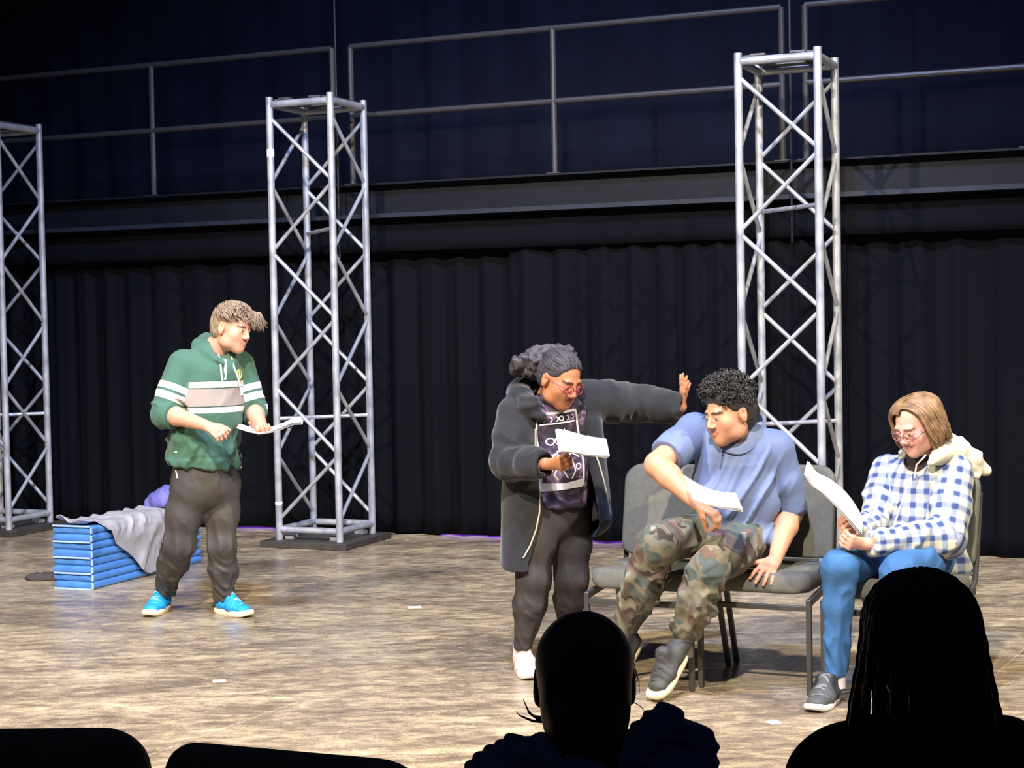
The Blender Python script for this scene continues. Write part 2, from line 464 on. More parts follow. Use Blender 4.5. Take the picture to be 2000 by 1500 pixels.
def make_chair():
    root = empty('stacking_chair')
    w = 0.457; fy, by = -0.26, 0.26
    def seatmap(x, y, t):
        dip = 0.020 * math.exp(-((y - 0.02) / 0.13) ** 2)
        roll = -1.2 * max(0, (-0.19 - y)) ** 2 / 0.05
        return (x, y, 0.437 + t - dip * 0.5 + roll - 0.03 * (y + 0.2) * 0.6 + 0.012)
    cushion('seat', rr_poly(0.455, 0.44, 0.06), 0.082, seatmap, m_pad, root, 0.03, 5).location = (0, -0.035, 0)
    def backmap(x, y, t):          # x across, y up
        return (x, 0.205 + 0.20 * (y / 0.40 + 0.5) * 0.40 + 0.10 * (x / 0.23) ** 2 * -0.25 - t, 0.69 + y)
    cushion('backrest', rr_poly(0.462, 0.395, 0.075, 7, 0.05), 0.046, backmap, m_pad, root, 0.016, 4)
    for s in (-1, 1):
        x = s * w / 2
        m = MB(); m.box((x, fy, 0.195), (0.022, 0.024, 0.39)); m.build('leg', m_shell, root, bevel=0.003)
        m = MB(); A, B = V3(x, by + 0.01, 0), V3(x, 0.10, 0.40)
        for q in (0,):
            d = B - A; ya = nrm(d); xa = V3(1, 0, 0); za = np.cross(xa, ya)
            m.box((A + B) / 2, (0.022, np.linalg.norm(d), 0.024), np.array([xa, ya, za]).T)
        m.build('leg', m_shell, root, bevel=0.003)
        m = MB(); A, B = V3(x, fy - 0.012, 0.375), V3(x, 0.17, 0.405)
        d = B - A; ya = nrm(d); xa = V3(1, 0, 0); za = np.cross(xa, ya)
        m.box((A + B) / 2, (0.022, np.linalg.norm(d), 0.028), np.array([xa, ya, za]).T); m.build('side_rail', m_shell, root, bevel=0.003)
        m = MB(); m.tube([(x * 0.97, 0.15, 0.40), (x * 0.97, 0.205, 0.44), (x * 0.97, 0.225, 0.55), (x * 0.95, 0.275, 0.80)], 0.012, 8); m.build('back_upright', m_shell, root)
    m = MB(); m.box((0, fy, 0.352), (w, 0.018, 0.022)); m.build('cross_rail', m_shell, root, bevel=0.002)
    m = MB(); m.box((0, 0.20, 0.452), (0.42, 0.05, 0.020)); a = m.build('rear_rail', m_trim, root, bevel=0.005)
    m = MB(); m.box((0.13, 0.188, 0.4635), (0.09, 0.012, 0.004)); m.build('slot', m_shell, root)
    return root
CH = make_chair()
CA = math.radians(-23.75)
cd_, cb_ = V3(math.cos(CA), math.sin(CA), 0), V3(-math.sin(CA), math.cos(CA), 0)
def chair_at(FR=None, FLp=None):
    if FR is not None: return np.array(FR) - cd_ * 0.2285 + cb_ * 0.26
    return np.array(FLp) + cd_ * 0.2285 + cb_ * 0.26
CPOS = [chair_at(FR=V3(0.719, 6.779, 0)), chair_at(FR=V3(1.184, 6.667, 0)), None]
LABS = ['grey padded stacking chair beside the standing performer, leftmost on stage',
        'grey padded stacking chair under the leaning hand of the man in blue',
        'grey padded stacking chair under the performer in the plaid shirt']
C3A = math.radians(-37)
CPOS[2] = V3(1.240, 6.645, 0) + V3(math.cos(C3A), math.sin(C3A), 0) * 0.2285 + V3(-math.sin(C3A), math.cos(C3A), 0) * 0.26
for i, (p, lab) in enumerate(zip(CPOS, LABS)):
    c = CH if i == 0 else copy_tree(CH)
    c.location = p; c.rotation_euler = (0, 0, C3A if i == 2 else CA)
    tag(c, lab, 'chair', 'grey stage chairs')
for (x, y, a, lab) in ((-0.835, 2.98, -0.03, 'black seat back at the bottom left corner, cut off by the frame'),
                      (-0.262, 2.79, -0.37, 'black seat back at the bottom edge, second from the left')):
    c = copy_tree(CH); c.location = (x, y, 0); c.rotation_euler = (0, 0, math.pi + a)
    tag(c, lab, 'chair', 'dark audience chairs')
# ------------------------------------------------------------------ implicit surfaces for bodies, clothes and cloth
class Sdf:
    """smooth blend of tapered limbs and ellipsoids, turned into one continuous mesh"""
    def __init__(s): s.ops = []
    def _add(s, fn, lo, hi, k, mode): s.ops.append((fn, np.array(lo, float), np.array(hi, float), k, mode)); return s
    def cap(s, a, b, ra, rb=None, k=0.02, mode='+'):
        rb = ra if rb is None else rb
        a = np.array(a, np.float32); b = np.array(b, np.float32); ba = b - a; bb = float(ba @ ba) + 1e-9
        def fn(P):
            pa = P - a; t = np.clip((pa @ ba) / bb, 0, 1)
            q = pa - t[..., None] * ba
            return np.sqrt((q * q).sum(-1)) - (ra + (rb - ra) * t)
        R = max(ra, rb); return s._add(fn, np.minimum(a, b) - R, np.maximum(a, b) + R, k, mode)
    def chain(s, pts, rs, k=0.02, mode='+'):
        for i in range(len(pts) - 1): s.cap(pts[i], pts[i + 1], rs[i], rs[i + 1], k, mode)
        return s
    def ell(s, c, r, M=None, k=0.02, mode='+'):
        c = np.array(c, np.float32); r = np.array(r, np.float32)
        M = np.eye(3, dtype=np.float32) if M is None else np.array(M, np.float32)     # rows = local axes
        def fn(P):
            q = (P - c) @ M.T; a = q / r; k0 = np.sqrt((a * a).sum(-1)); b = a / r; k1 = np.sqrt((b * b).sum(-1)) + 1e-6
            return k0 * (k0 - 1) / k1
        R = np.abs(M.T) @ r; return s._add(fn, c - R, c + R, k, mode)
    def ecap(s, a, b, X, ra, rb, k=0.04, mode='+', cap=1.0):
        """limb of elliptic section: X = direction of the first radius"""
        a = np.array(a, np.float32); b = np.array(b, np.float32); Z = nrm(b - a); X = np.array(X, float); X = nrm(X - Z * (X @ Z)); Y = np.cross(Z, X)
        M = np.array([X, Y, Z], np.float32); ra = np.array(ra, np.float32); rb = np.array(rb, np.float32); ba = b - a; bb = float(ba @ ba)
        def fn(P):
            pa = P - a; t = np.clip((pa @ ba) / bb, 0, 1); q = (pa - t[..., None] * ba) @ M.T
            rx = ra[0] + (rb[0] - ra[0]) * t; ry = ra[1] + (rb[1] - ra[1]) * t; rz = np.minimum(rx, ry) * cap
            A = np.stack([q[..., 0] / rx, q[..., 1] / ry, q[..., 2] / rz], -1); k0 = np.sqrt((A * A).sum(-1))
            B = np.stack([A[..., 0] / rx, A[..., 1] / ry, A[..., 2] / rz], -1); k1 = np.sqrt((B * B).sum(-1)) + 1e-6
            return k0 * (k0 - 1) / k1
        R = max(ra.max(), rb.max()); return s._add(fn, np.minimum(a, b) - R, np.maximum(a, b) + R, k, mode)
    def box(s, c, h, M=None, rnd=0.01, k=0.02, mode='+'):
        c = np.array(c, np.float32); h = np.array(h, np.float32)
        M = np.eye(3, dtype=np.float32) if M is None else np.array(M, np.float32)
        def fn(P):
            q = np.abs((P - c) @ M.T) - (h - rnd)
            return np.sqrt((np.maximum(q, 0) ** 2).sum(-1)) + np.minimum(q.max(-1), 0) - rnd
        R = np.abs(M.T) @ h; return s._add(fn, c - R, c + R, k, mode)
    def cut(s, p, n, k=0.004):
        """keep the side n points away from"""
        p = np.array(p, np.float32); n = np.array(nrm(n), np.float32)
        return s._add(lambda P: (P - p) @ n, [-1e3] * 3, [1e3] * 3, k, '&')
    def lop(s, p, n, R=0.13, k=0.004):
        """take away what lies beyond the plane (p, n), within R of p"""
        p = np.array(p, np.float32); n = np.array(nrm(n), np.float32)
        def fn(P):
            q = P - p; return np.maximum(-(q @ n), np.sqrt((q * q).sum(-1)) - R)
        return s._add(fn, p - R, p + R, k, '-')
    def cutfn(s, f, k=0.004): return s._add(f, [-1e3] * 3, [1e3] * 3, k, '&')
    def shell(s, t): return s._add(lambda P: t, [-1e3] * 3, [1e3] * 3, t, 'o')
    def ev(s, P, ops=None):
        d = np.full(P.shape[:-1], 0.25, np.float32)
        for fn, lo, hi, k, mode in (s.ops if ops is None else ops):
            if mode == 'o': d = np.abs(d) - k; continue
            e = fn(P).astype(np.float32); k = max(k, 1e-4)
            if mode == '+':
                h = np.clip(0.5 + 0.5 * (d - e) / k, 0, 1); d = d + (e - d) * h - k * h * (1 - h)
            else:
                if mode == '-': e = -e
                h = np.clip(0.5 - 0.5 * (d - e) / k, 0, 1); d = d + (e - d) * h + k * h * (1 - h)
        return d
    def mesh(s, vox, bs=22):
        los = np.array([o[1] for o in s.ops if o[4] == '+']); his = np.array([o[2] for o in s.ops if o[4] == '+'])
        pad = 0.02 + 3 * vox
        lo = los.min(0) - pad; hi = his.max(0) + pad
        N = np.ceil((hi - lo) / vox).astype(int) + 1
        D = np.full(N, 0.25, np.float32)
        ax = [(lo[i] + vox * np.arange(N[i])).astype(np.float32) for i in range(3)]
        for i in range(0, N[0], bs):
            for j in range(0, N[1], bs):
                for k in range(0, N[2], bs):
                    x, y, z = ax[0][i:i + bs], ax[1][j:j + bs], ax[2][k:k + bs]
                    bl = np.array([x[0], y[0], z[0]]) - pad; bh = np.array([x[-1], y[-1], z[-1]]) + pad
                    ops = [o for o in s.ops if (o[1] < bh + o[3] * 0.3).all() and (o[2] > bl - o[3] * 0.3).all()]
                    if not any(o[4] == '+' for o in ops): continue
                    P = np.stack(np.meshgrid(x, y, z, indexing='ij'), -1)
                    D[i:i + bs, j:j + bs, k:k + bs] = s.ev(P, ops)
        return surface_net(D, lo, vox)

def surface_net(D, lo, vox):
    S = D < 0
    A = S[:-1, :-1, :-1].copy(); O = A.copy()
    for a in (0, 1):
        for b in (0, 1):
            for c in (0, 1):
                v = S[a:S.shape[0] - 1 + a, b:S.shape[1] - 1 + b, c:S.shape[2] - 1 + c]; A &= v; O |= v
    act = O & ~A
    I = np.argwhere(act); idx = np.full(act.shape, -1, np.int32); idx[act] = np.arange(len(I))
    acc = np.zeros((len(I), 3), np.float32); cnt = np.zeros(len(I), np.float32)
    corners = [(a, b, c) for a in (0, 1) for b in (0, 1) for c in (0, 1)]
    val = {q: D[I[:, 0] + q[0], I[:, 1] + q[1], I[:, 2] + q[2]] for q in corners}
    for q in corners:
        for axn in range(3):
            if q[axn] == 0:
                q2 = list(q); q2[axn] = 1; q2 = tuple(q2)
                d0, d1 = val[q], val[q2]; mk = (d0 < 0) != (d1 < 0)
                t = np.where(mk, d0 / np.where(mk, d0 - d1, 1), 0)
                p = np.array(q, np.float32)[None].repeat(len(I), 0); p[:, axn] = t
                acc += p * mk[:, None]; cnt += mk
    Vt = (I + acc / np.maximum(cnt, 1)[:, None]) * vox + lo
    Q = []
    for axn in range(3):
        b, c = (axn + 1) % 3, (axn + 2) % 3
        sl0 = [slice(None)] * 3; sl1 = [slice(None)] * 3; sl0[axn] = slice(0, -1); sl1[axn] = slice(1, None)
        s0, s1 = S[tuple(sl0)], S[tuple(sl1)]
        E = np.argwhere(s0 != s1)
        ok = (E[:, b] > 0) & (E[:, c] > 0) & (E[:, b] < act.shape[b]) & (E[:, c] < act.shape[c]); E = E[ok]
        ins = s0[E[:, 0], E[:, 1], E[:, 2]]
        def at(db, dc):
            e = E.copy(); e[:, b] += db; e[:, c] += dc; return idx[e[:, 0], e[:, 1], e[:, 2]]
        q = np.stack([at(-1, -1), at(0, -1), at(0, 0), at(-1, 0)], -1)
        q[~ins] = q[~ins][:, ::-1]; Q.append(q)
    Q = np.concatenate(Q); Q = Q[(Q >= 0).all(1)]
    return Vt, Q

def vnormals(V, Q):
    a, b, c, d = (V[Q[:, i]] for i in range(4))
    n = np.cross(c - a, d - b); N = np.zeros_like(V)
    for i in range(4):
        for k in range(3): N[:, k] += np.bincount(Q[:, i], n[:, k], len(V))
    return N / (np.linalg.norm(N, axis=1, keepdims=True) + 1e-12)
def smooth_field(F, Q, n, it=2):
    F = np.asarray(F, float)
    for _ in range(it):
        acc = np.zeros(n); cnt = np.zeros(n)
        for i in range(4):
            for j in (1, 3):
                acc += np.bincount(Q[:, i], F[Q[:, (i + j) % 4]], n); cnt += np.bincount(Q[:, i], minlength=n)
        F = 0.4 * F + 0.6 * acc / np.maximum(cnt, 1)
    return F
_T = np.random.default_rng(7).random((32, 32, 32)).astype(np.float32)
def vn(P):
    """smooth value noise, 0..1"""
    P = np.asarray(P, np.float64); I = np.floor(P).astype(int); f = P - I; f = f * f * (3 - 2 * f); I &= 31; J = (I + 1) & 31
    x, y, z = f[..., 0], f[..., 1], f[..., 2]
    g = lambda a, b, c: _T[a[..., 0], b[..., 1], c[..., 2]]
    return ((g(I, I, I) * (1 - x) + g(J, I, I) * x) * (1 - y) + (g(I, J, I) * (1 - x) + g(J, J, I) * x) * y) * (1 - z) + \
           ((g(I, I, J) * (1 - x) + g(J, I, J) * x) * (1 - y) + (g(I, J, J) * (1 - x) + g(J, J, J) * x) * y) * z
def ridge(P): return 1 - np.abs(2 * vn(P) - 1)

def seg_coords(V, pts, X, rs):
    """for a limb (polyline): length along it, angle about it (from X), distance to it / its radius"""
    best = np.full(len(V), 1e9); S = np.zeros(len(V)); A = np.zeros(len(V)); L = 0
    for i in range(len(pts) - 1):
        a, b = np.array(pts[i], float), np.array(pts[i + 1], float); ba = b - a; l = np.linalg.norm(ba); Z = ba / l
        x = np.array(X, float); x = nrm(x - Z * (x @ Z)); y = np.cross(Z, x)
        t = (V - a) @ Z
        tc = np.clip(t, 0 if i else -1e3, l if i < len(pts) - 2 else 1e3)
        q = V - a - tc[:, None] * Z
        tcl = np.clip(t, 0, l); dq = np.linalg.norm(V - a - tcl[:, None] * Z, axis=1) / (rs[i] + (rs[i + 1] - rs[i]) * tcl / l)
        m = dq < best; best[m] = dq[m]; S[m] = (L + tc)[m]; A[m] = np.arctan2(q @ y, q @ x)[m]; L += l
    return S, A, best

def sdf_obj(name, sdf, vox, mat, parent, base, disp=None, col=None, attrs=None, sm=4):
    V, Q = sdf.mesh(vox)
    if disp is not None:
        N = vnormals(V, Q); V = V + N * smooth_field(disp(V, N), Q, len(V), sm)[:, None]
    me = raw_mesh(name, V - np.asarray(base), Q, True)
    if col is not None:
        C = np.ones((len(V), 4), np.float32); C[:, :3] = col(V)
        a = me.attributes.new('col', 'FLOAT_COLOR', 'POINT'); a.data.foreach_set('color', C.ravel())
    if attrs is not None:
        for k, arr in attrs(V).items():
            a = me.attributes.new(k, 'FLOAT', 'POINT'); a.data.foreach_set('value', np.asarray(arr, np.float32))
    o = obj(name, me, mat, parent)
    o_geo[o.name] = (V, Q)
    return o
o_geo = {}

def bvh_of(o):
    V, Q = o_geo[o.name]
    return BVHTree.FromPolygons([tuple(v) for v in V.tolist()], [tuple(q) for q in Q.tolist()])

def ribbon_on(bvh, origin, X, Z, direc, polys, width, off=0.0025, step=0.006):
    """flat strip following polylines drawn in the (X, Z) plane and laid on the surface met along direc"""
    m = MB(); X = np.array(X); Z = np.array(Z); direc = np.array(direc)
    def hit(p):
        o = origin + X * p[0] + Z * p[1] - direc * 0.4
        h = bvh.ray_cast(Vector(o), Vector(direc), 1.0)
        if h[0] is None: return None
        return np.array(h[0]) - direc * off
    for item in polys:
        poly, wd = item if isinstance(item, tuple) and isinstance(item[1], float) else (item, width)
        pts = [np.array(poly[0], float)]
        for a, b in zip(poly[:-1], poly[1:]):
            a = np.array(a, float); b = np.array(b, float); n = max(1, int(np.linalg.norm(b - a) / step))
            pts += [a + (b - a) * (i + 1) / n for i in range(n)]
        L = []
        for i, p in enumerate(pts):
            t = pts[min(i + 1, len(pts) - 1)] - pts[max(i - 1, 0)]; t = t / (np.linalg.norm(t) + 1e-9); nn = np.array([-t[1], t[0]]) * wd / 2
            a, b = hit(p + nn), hit(p - nn); L.append((a, b) if a is not None and b is not None else None)
        for i in range(len(L) - 1):
            if L[i] is None or L[i + 1] is None: continue
            if np.linalg.norm(L[i][0] - L[i + 1][0]) > 0.03: continue
            a, b = L[i]; c, d = L[i + 1]; back = direc * 0.0012
            q = [a, b, d, c]; m.add(q + [v + back for v in q], [(0, 1, 2, 3), (7, 6, 5, 4), (0, 4, 5, 1), (1, 5, 6, 2), (2, 6, 7, 3), (3, 7, 4, 0)])
    return m

# ------------------------------------------------------------------ anatomy
def frame(fwd, up=(0, 0, 1)):
    y = nrm(fwd); x = nrm(np.cross(y, up)); z = np.cross(x, y)
    return np.array([x, y, z])           # rows: person's right, forward, up
def headsdf(s, c, M, sc=1.0, nose=1.0, cheek=1.0, jaw=1.0, smile=0.0):
    L = lambda x, y, z: np.array(c) + M.T @ (np.array([x, y, z]) * sc)
    r = lambda *a: np.array(a) * sc
    s.ell(L(0, -0.012, 0.030), r(0.075, 0.094, 0.082), M, 0.03)
    s.ell(L(0, 0.030, -0.030), r(0.061 * cheek, 0.060, 0.075), M, 0.03)
    s.ell(L(0, 0.040, -0.070), r(0.047 * jaw, 0.045, 0.038), M, 0.03)
    s.ell(L(0, 0.067, -0.098), r(0.021 * jaw, 0.018, 0.016), M, 0.03)
    for x in (-1, 1):
        s.ell(L(x * 0.040 * cheek, 0.053, -0.026), r(0.023, 0.021, 0.024), M, 0.03)
        s.ell(L(x * 0.047 * jaw, 0.012, -0.072), r(0.016, 0.03, 0.022), M, 0.03)
    s.cap(L(-0.036, 0.078, 0.021), L(0.036, 0.078, 0.021), 0.010 * sc, None, 0.016)
    for x in (-1, 1): s.ell(L(x * 0.031, 0.101, 0.003), r(0.018, 0.016, 0.0105), M, 0.012, '-')
    s.cap(L(0, 0.086, 0.014), L(0, 0.104, -0.026), 0.0075 * sc, 0.0115 * sc * nose, 0.010)
    for x in (-1, 1): s.ell(L(x * 0.0125 * nose, 0.097, -0.031), r(0.0085 * nose, 0.011, 0.0075), M, 0.006)
    for x in (-1, 1): s.ell(L(x * 0.031, 0.0775, 0.002), r(0.0145, 0.0125, 0.0115), M, 0.003)
    # lips
    for z, rr, yy in ((-0.0545, 0.0058, 0.0895), (-0.0650, 0.0066, 0.0885)):
        s.cap(L(-0.021, yy - 0.010, z + 0.002 + smile), L(0, yy, z), 0.0038 * sc, rr * sc, 0.006)
        s.cap(L(0.021, yy - 0.010, z + 0.002 + smile), L(0, yy, z), 0.0038 * sc, rr * sc, 0.006)
    s.cap(L(-0.022, 0.089, -0.0592 + smile), L(0, 0.101, -0.0600), 0.0018 * sc, None, 0.004, '-')
    s.cap(L(0.022, 0.089, -0.0592 + smile), L(0, 0.101, -0.0600), 0.0018 * sc, None, 0.004, '-')
    # ears
    for x in (-1, 1):
        s.ell(L(x * 0.078, -0.010, -0.004), r(0.009, 0.019, 0.031), M, 0.008)
        s.ell(L(x * 0.074, -0.012, -0.030), r(0.008, 0.010, 0.012), M, 0.008)
        s.ell(L(x * 0.090, -0.005, 0.002), r(0.010, 0.011, 0.019), M, 0.005, '-')
def face_paint(V, C, c, M, sc, lip, brow, iris, cheekcol=None, browh=0.0, moust=None):
    q = ((V - np.array(c)) @ M.T) / sc; x, y, z = np.abs(q[:, 0]), q[:, 1], q[:, 2]
    def mix(mask, col, f=1.0):
        w = np.clip(mask, 0, 1)[:, None] * f; C[:] = C * (1 - w) + np.array(col)[None] * w
    front = np.clip((y - 0.045) / 0.01, 0, 1)
    if cheekcol is not None: mix(np.exp(-(((x - 0.042) / 0.022) ** 2 + ((z + 0.030) / 0.022) ** 2)) * front, cheekcol, 0.5)
    mix(np.clip(1.3 - np.sqrt((x / 0.024) ** 2 + ((z + 0.0595) / 0.0105) ** 2), 0, 0.3) / 0.3 * front, lip, 0.65)
    if moust is not None: mix(np.clip(1.2 - np.sqrt((x / 0.026) ** 2 + ((z + 0.0435) / 0.006) ** 2), 0, 0.4) / 0.4 * front, moust, 0.5)
    bz = 0.0225 + browh - ((x - 0.03) ** 2) * 6.0
    mix(np.clip(1.25 - np.maximum(np.abs(x - 0.031) / 0.019, np.abs(z - bz) / 0.0045), 0, 0.3) / 0.3 * front, brow, 0.9)
    e = np.sqrt(((x - 0.031) / 0.0125) ** 2 + ((z + 0.002) / 0.0042) ** 2)
    mix(np.clip(1.2 - e, 0, 0.3) / 0.3 * front, (0.75, 0.72, 0.70)); 
    mix(np.clip(1.2 - np.sqrt(((x - 0.031) / 0.0058) ** 2 + ((z + 0.002) / 0.0044) ** 2), 0, 0.3) / 0.3 * front, iris)
    mix(np.clip(1.2 - np.maximum(np.abs(x - 0.031) / 0.0145, np.abs(z - 0.0032) / 0.0017), 0, 0.5) / 0.5 * front, np.array(brow) * 0.6, 0.9)
    return C

def handsdf(s, wrist, D, N, side, curl=(0.35, 0.5, 0.4), spread=0.08, thumb=(0.7, 0.5, 0.2), sc=1.0, fcurl=None):
    """D: direction of the hand, N: the way the palm faces, side: +1 thumb towards D x N, -1 the other way"""
    D = nrm(D); N = np.array(N, float); N = nrm(N - D * (N @ D)); Wd = np.cross(D, N) * side
    w = np.array(wrist, float); k = 0.007 * sc
    palm = 0.088 * sc
    s.ecap(w + D * 0.010 * sc, w + D * (palm - 0.012 * sc), Wd, (0.026 * sc, 0.0165 * sc), (0.037 * sc, 0.0145 * sc), 0.012, cap=0.9)
    F = [(0.030, 0.066, 0.0086), (0.0105, 0.074, 0.0090), (-0.0105, 0.069, 0.0086), (-0.0300, 0.054, 0.0076)]
    for i, (o, l, r) in enumerate(F):
        c = curl if fcurl is None else fcurl[i]
        sp = spread * (1.5 - i) * 1.0
        d = nrm(D + Wd * sp); p = w + D * (palm - 0.014 * sc) + Wd * o * sc - N * 0.001
        ang = 0; seg = (0.46 * l * sc, 0.31 * l * sc, 0.25 * l * sc); rr = r * sc
        p = p.copy()
        for j in range(3):
            ang += c[j]; dd = d * math.cos(ang) + N * math.sin(ang); q = p + dd * seg[j]
            s.cap(p, q, rr, rr * 0.90, k if j else 0.010); p = q; rr *= 0.90
    a1, a2, a3 = thumb
    p = w + D * 0.020 * sc + Wd * 0.020 * sc + N * 0.006 * sc
    d = nrm(D * math.cos(a1) + Wd * math.sin(a1) + N * a3)
    q = p + d * 0.042 * sc; s.cap(p, q, 0.0145 * sc, 0.0105 * sc, 0.010)
    d2 = nrm(d * math.cos(a2) + (N * 0.6 + D * 0.5 - Wd * 0.3) * math.sin(a2)); q2 = q + d2 * 0.030 * sc; s.cap(q, q2, 0.0105 * sc, 0.0092 * sc, 0.006)
    d3 = nrm(d2 * math.cos(a2 * 0.6) + (N * 0.6 + D * 0.5 - Wd * 0.3) * math.sin(a2 * 0.6)); s.cap(q2, q2 + d3 * 0.022 * sc, 0.0092 * sc, 0.0075 * sc, 0.005)

def shoe(parent, base, heel, toe, up, length, upper_mat, sole_mat, lace_mat, tongue=0.06, sole_h=0.028, width=0.10, high=0.0, name='shoe', stripes=None, ank=None):
    """heel, toe: points on the ground line of the sole"""
    heel = np.array(heel, float); D = nrm(np.array(toe) - heel); X = nrm(np.cross(D, up)); Z = np.cross(X, D); L = length
    G = lambda x, y, z: heel + X * x + D * y + Z * z
    M = np.array([X, D, Z])
    w = width / 2
    s = Sdf()
    s.ecap(G(0, 0.055, 0.022 + sole_h), G(0, L * 0.55, 0.018 + sole_h), X, (w * 0.78, 0.032), (w * 0.92, 0.030), 0.02)
    s.ecap(G(0, L * 0.55, 0.016 + sole_h), G(0, L - 0.055, 0.008 + sole_h), X, (w * 0.94, 0.032), (w * 0.82, 0.026), 0.03)
    if ank is None: s.cap(G(0, 0.060, 0.045 + sole_h), G(0, 0.052, 0.085 + sole_h + high), 0.037, 0.040, 0.03)
    else: s.cap(G(0, 0.062, 0.035 + sole_h), ank, 0.040, 0.045, 0.03)
    s.cap(G(0, L * 0.52, 0.040 + sole_h), G(0, 0.095, 0.085 + sole_h), 0.026, 0.030, 0.03)
    s.cut(G(0, 0, sole_h * 0.7), -Z, 0.004)
    if ank is None: s.cut(G(0, 0.06, 0.098 + sole_h + high), Z + D * -0.15, 0.006)
    else: s.lop(ank, np.array(ank) - G(0, 0.06, 0.03), 0.09)
    def dis(V, N):
        q = (V - heel) @ M.T
        return 0.0022 * np.sin(q[:, 1] * 260) * (q[:, 2] > sole_h + 0.01) * (q[:, 1] > L * 0.35) * (q[:, 1] < L * 0.75)
    o = sdf_obj(name, s, 0.005, upper_mat, parent, base, dis)
    # sole outline
    out = []
    n = 40
    for i in range(n):
        a = 2 * math.pi * i / n; y = L / 2 - math.cos(a) * L / 2
        t = y / L; wid = w * (0.80 + 0.22 * math.sin(max(0, t - 0.15) * 1.9) - 0.10 * math.exp(-((t - 0.42) / 0.13) ** 2)) * (abs(math.sin(a)) ** 0.55) * 1.02
        out.append((math.copysign(wid, math.sin(a)), y))
    m = MB(); lv = [(0.93, 0.0), (1.0, 0.006), (1.03, sole_h * 0.6), (0.99, sole_h), (0.9, sole_h + 0.002)]
    V = []; F = []
    for sc, z in lv:
        for (x, y) in out:
            tl = 0.014 * max(0, (y / L - 0.72) / 0.28) ** 2
            V.append(G(x * sc, L / 2 + (y - L / 2) * (0.5 + sc / 2), z + tl))
    for j in range(len(lv) - 1):
        for i in range(n): F.append((j * n + i, j * n + (i + 1) % n, (j + 1) * n + (i + 1) % n, (j + 1) * n + i))
    F += [tuple(range(n))[::-1], tuple(range((len(lv) - 1) * n, len(lv) * n))]
    m.add(V, F); m.build('sole', sole_mat, o, off=base, ang=60)
    if lace_mat is not None:
        bv = bvh_of(o)
        polys = []
        for k in range(5):
            y = L * (0.38 + 0.075 * k); y = L * 0.72 - (y - L * 0.38)
            polys.append([(-0.022, y), (0.022, y - 0.012 if k % 2 else y + 0.012)])
        mm = ribbon_on(bv, heel + Z * 0.2, X, D, -Z, polys, 0.008, 0.003, 0.006)
        if mm.v: mm.build('lace', lace_mat, o, off=base)
    if stripes is not None:
        bv = bvh_of(o); polys = [([(L * 0.36 + k * 0.022, 0.030 + sole_h * 0.6), (L * 0.36 - 0.016 + k * 0.022, 0.066 + sole_h * 0.5)]) for k in range(3)]
        for sd in (-1, 1):
            mm = ribbon_on(bv, heel + X * sd * 0.2, D, Z, -X * sd, polys, 0.010, 0.002)
            if mm.v: mm.build('side_stripe', stripes, o, off=base)
    return o

def person(label, loc, group=None):
    r = empty('person', loc); tag(r, label, 'person', group); return r

def locks(name, strands, mat, parent, base, n=5):
    """hair made of many tapered strands: list of (points, radii)"""
    VV = []; FF = []; nb = 0
    for pts, rs in strands:
        P = np.array(pts, float); T = np.gradient(P, axis=0); T /= np.linalg.norm(T, axis=1, keepdims=True) + 1e-9
        ref = V3(0.3, 0.2, 0.93) if abs(T[0][2]) < 0.85 else V3(1, 0.1, 0)
        X = nrm(np.cross(T[0], ref)); rows = []
        for i in range(len(P)):
            X = nrm(X - T[i] * (X @ T[i])); Y = np.cross(T[i], X)
            a = 2 * math.pi * np.arange(n) / n
            rows.append(P[i] + rs[i] * (np.cos(a)[:, None] * X + np.sin(a)[:, None] * Y))
        VV.append(np.concatenate(rows)); m = len(P)
        i, k = np.meshgrid(np.arange(m - 1), np.arange(n), indexing='ij'); k2 = (k + 1) % n
        FF.append((np.stack([i * n + k, i * n + k2, (i + 1) * n + k2, (i + 1) * n + k], -1).reshape(-1, 4)) + nb); nb += m * n
    me = raw_mesh(name, np.concatenate(VV) - np.asarray(base), np.concatenate(FF), True)
    return obj(name, me, mat, parent)

def paper(name, corners_fn, base, mat, label, nu=16, nv=12, n=3, group='scripts held by the performers'):
    """a thin wad of curved sheets; corners_fn(u, v) -> point, u, v in 0..1"""
    root = empty(name, base); tag(root, label, 'paper', group)
    for k in range(n):
        V = []; F = []
        G = [[np.array(corners_fn(i / nu, j / nv)) for j in range(nv + 1)] for i in range(nu + 1)]
        nn = nrm(np.cross(G[-1][0] - G[0][0], G[0][-1] - G[0][0]))
        sh = 0.0022 * k
        for side in (0, 1):
            for i in range(nu + 1):
                for j in range(nv + 1):
                    V.append(G[i][j] + nn * (sh + side * 0.0014 + 0.004 * k * (i / nu) ** 3) + (G[-1][0] - G[0][0]) * 0.012 * k)
        st = (nu + 1) * (nv + 1); w = nv + 1
        for i in range(nu):
            for j in range(nv):
                a = i * w + j; F.append((a, a + w, a + w + 1, a + 1)); b = a + st; F.append((b, b + 1, b + w + 1, b + w))
        bd = [i * w for i in range(nu + 1)] + [nu * w + j for j in range(1, w)] + [i * w + nv for i in range(nu - 1, -1, -1)] + [j for j in range(nv - 1, 0, -1)]
        for a, b in zip(bd, bd[1:] + bd[:1]): F.append((a, a + st, b + st, b))
        me = raw_mesh('sheet', np.array(V) - np.asarray(base), F, True); sharp(me, 40)
        obj('sheet', me, mat, root)
    return root
# ------------------------------------------------------------------ performers
m_skin = attr_mat('skin', 0.48, 0.12, 0.05, 400, spec=0.35)
m_white = simple('white_cloth', srgb(236, 234, 228), 0.8)
m_paper = simple('script_paper', srgb(206, 205, 202), 0.75)
def lin(r, g, b): return np.array(srgb(r, g, b)[:3])

